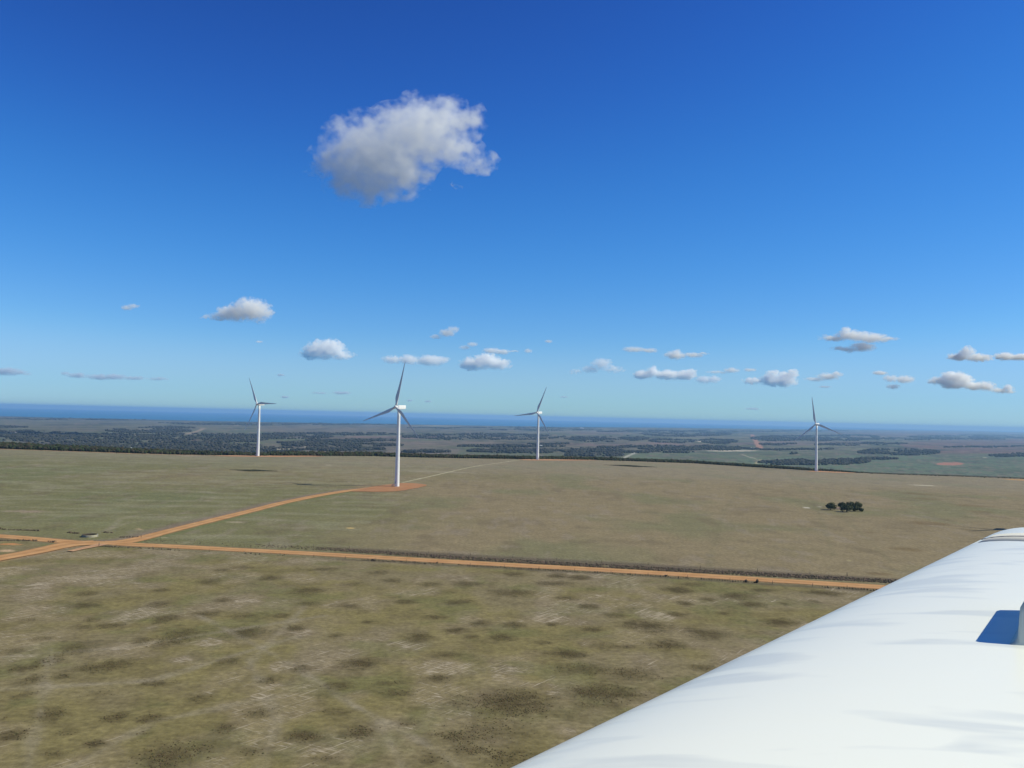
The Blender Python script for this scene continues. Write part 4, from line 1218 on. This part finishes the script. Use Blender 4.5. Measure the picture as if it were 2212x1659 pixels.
    l.new(m2.outputs[0], pv.inputs['Density'])
    l.new(pv.outputs[0], out.inputs['Volume'])
    tr = n.new('ShaderNodeBsdfTransparent'); tr2 = n.new('ShaderNodeBsdfTransparent'); ms = n.new('ShaderNodeMixShader')
    l.new(tr.outputs[0], ms.inputs[1]); l.new(tr2.outputs[0], ms.inputs[2]); l.new(ms.outputs[0], out.inputs['Surface'])
    m.cycles.volume_step_rate = .22
    o.data.materials.clear(); o.data.materials.append(m)
    tag(o, label, 'cloud', 'small fair-weather clouds')
    return o

cloud('largest white cumulus cloud, alone high above the turbines', [(815,335,125,88),(760,380,70,62),(900,290,110,80),(955,262,75,58),(1005,262,48,45),(720,352,46,36),(870,375,70,60),(805,405,75,38),(985,325,58,40),(1040,350,38,26),(688,371,38,9),(1030,372,40,11),(1062,346,16,20),(985,400,26,8)], dens=1.25, amp=.38, nscale=1.6, soft=1.8, warp=.9)
cloud('white drop-shaped cloud with a thin tail on its left side', [(540,668,42,26),(505,676,38,20),(562,672,28,26),(475,684,32,9),(448,687,22,3.5)], dens=1.3, amp=.40)
cloud('compact bright cloud low between the two left turbines', [(690,757,36,20),(712,753,34,22),(675,765,28,12),(738,766,32,10),(685,741,12,10)], dens=1.7, amp=.42)
cloud('tiny faint grey cloud above the left part of the sea', [(275,665,14,6),(288,661,14,5)], dens=.35, amp=.4)
cloud('grey flat cloud cut by the left edge of the view', [(15,804,40,9),(40,806,26,6),(60,811,12,3)], dens=.6, amp=.45, tint=(.74,.80,.88))
cloud('long ragged grey streak of cloud low at the left', [(165,812,26,6),(215,815,34,6.5),(250,815,28,7),(290,817,26,5),(340,818,28,4),(140,808,9,4)], dens=.55, amp=.5, tint=(.74,.80,.88), nscale=1.5)
cloud('tiny wisp of cloud right of the drop-shaped cloud', [(560,738,9,2.6)], dens=.4, amp=.3)
cloud('tiny grey wisp just above the left turbine rotor', [(607,809,10,3)], dens=.45, amp=.3, tint=(.74,.80,.88))
cloud('small grey wisp just right of the left turbine hub', [(616,856,11,3)], dens=.5, amp=.3, tint=(.74,.80,.88))
cloud('thin grey wisp low between the two left turbines', [(690,847.5,22,2.4),(738,847,24,4)], dens=.5, amp=.35, tint=(.74,.80,.88))
cloud('small tilted pinkish cloud above the row right of centre', [(966,719,20,9),(980,711,14,7),(942,727,14,5)], dens=.5, amp=.4)
cloud('faint slanting wisp between the tilted cloud and the domed cloud', [(1004,750,14,5),(1020,743,14,5)], dens=.35, amp=.4)
cloud('flat cloud resting on top of the domed cloud', [(1062,757,22,7),(1084,759,20,6),(1108,757,16,3)], dens=.7, amp=.35)
cloud('tiny wisp right of the flat cloud in the middle', [(1141,757,10,5)], dens=.45, amp=.35)
cloud('very small faint puff high in the middle of the cloud row', [(1185,737,10,4)], dens=.35, amp=.35)
cloud('long low cloud straight above the nearest turbine blade', [(848,775,24,9),(882,776,26,12),(930,778,34,12),(955,776,20,8)], dens=.9, amp=.36)
cloud('domed cloud low in the middle of the row', [(1030,783,36,15),(1052,777,28,16),(1018,788,26,11),(1075,785,30,12),(1045,769,12,8)], dens=1.6, amp=.44)
cloud('thin arched cloud above and right of the third turbine', [(1243,802,17,5.5),(1275,796,24,8),(1300,784,24,13),(1325,796,26,8)], dens=.55, amp=.42)
cloud('pinkish flat cloud high right of the third turbine', [(1368,754,26,7),(1402,756,22,6)], dens=.5, amp=.38)
cloud('small cloud with a long right tail above the long bright one', [(1458,767,26,9),(1462,762,14,9),(1495,766,28,6),(1520,763,14,3)], dens=.75, amp=.38)
cloud('long bright cloud with one bump near its left end', [(1390,808,24,10),(1410,801,17,13),(1440,808,40,11),(1480,809,28,10),(1494,803,14,8)], dens=1.6, amp=.44)
cloud('bluish low cloud touching the right end of the long bright one', [(1520,819,20,9),(1542,818,18,8)], dens=.6, amp=.38, tint=(.97,.98,1))
cloud('thin stretched cloud above the bluish one', [(1548,803,26,4),(1580,799,20,6)], dens=.5, amp=.38)
cloud('tiny thin wisp left above the lumpy cloud', [(1620,798,16,4)], dens=.45, amp=.35)
cloud('lumpy white cloud left of the right turbine blade', [(1625,822,24,8),(1664,820,24,15),(1690,822,34,13),(1712,806,16,9),(1670,806,16,9),(1700,812,20,12)], dens=1.6, amp=.46)
cloud('slim slanted cloud just above the right turbine', [(1760,819,26,5),(1790,813,26,8),(1808,808,14,6)], dens=.7, amp=.36)
cloud('ragged two-layered cloud highest on the right side', [(1800,731,34,8),(1840,724,40,12),(1828,713,12,8),(1878,730,44,12),(1915,732,28,6),(1825,755,34,7),(1862,750,30,10)], dens=.9, amp=.42)
cloud('tiny flat cloud left above the small broken one', [(1901,806,18,5)], dens=.7, amp=.33)
cloud('small broken cloud between the right turbine and the big right one', [(1925,818,18,8),(1955,820,22,9),(1928,836,16,6)], dens=.75, amp=.4)
cloud('broad white cloud trailing down to the right near the edge', [(2030,824,28,9),(2058,816,28,13),(2082,822,24,13),(2062,833,34,9),(2105,835,32,9),(2130,836,20,11),(2165,846,30,7),(2178,840,14,7)], dens=1.6, amp=.46)
cloud('bright cloud with a pointed top upper right', [(2075,771,30,9),(2088,762,18,14),(2115,773,34,9)], dens=1.6, amp=.46)
cloud('cloud cut by the right edge of the view', [(2170,771,22,9),(2205,773,34,8)], dens=1.6, amp=.46)
cloud('faint grey wisp just above the right turbine blade tip', [(1782,835,17,3)], dens=.4, amp=.3, tint=(.74,.80,.88))
cloud('faint grey wisp low left of the right turbine', [(1626,882,20,3)], dens=.35, amp=.3, tint=(.74,.80,.88))
cloud('tiny thin wisp right above the third turbine', [(1219,855,11,2)], dens=.4, amp=.3, tint=(.74,.80,.88))
cloud('tiny grey wisp right of the nearest turbine blade', [(885,863,9,3)], dens=.4, amp=.3, tint=(.74,.80,.88))
cloud('tiny grey wisp between the nearest and the third turbine', [(925,865,10,2.5)], dens=.4, amp=.3, tint=(.74,.80,.88))

# ------------------------------------------------------------------ haze: the air over land and sea
def haze():
    bm = box_bm(122000, 122000, 269.5, (0, 0, -154 + 134.75))
    o = link('haze', bm_mesh('haze', bm, False))
    m = bpy.data.materials.new('haze_air'); m.use_nodes = True
    n, l = m.node_tree.nodes, m.node_tree.links
    out = [q for q in n if q.type == 'OUTPUT_MATERIAL'][0]
    n.remove(n['Principled BSDF'])
    pv = n.new('ShaderNodeVolumePrincipled'); pv.inputs['Color'].default_value = (.38, .66, 1.0, 1); pv.inputs['Density'].default_value = 4.0e-5; pv.inputs['Anisotropy'].default_value = .2
    l.new(pv.outputs[0], out.inputs['Volume'])
    o.data.materials.append(m)
    tag(o, kind='stuff')
haze()
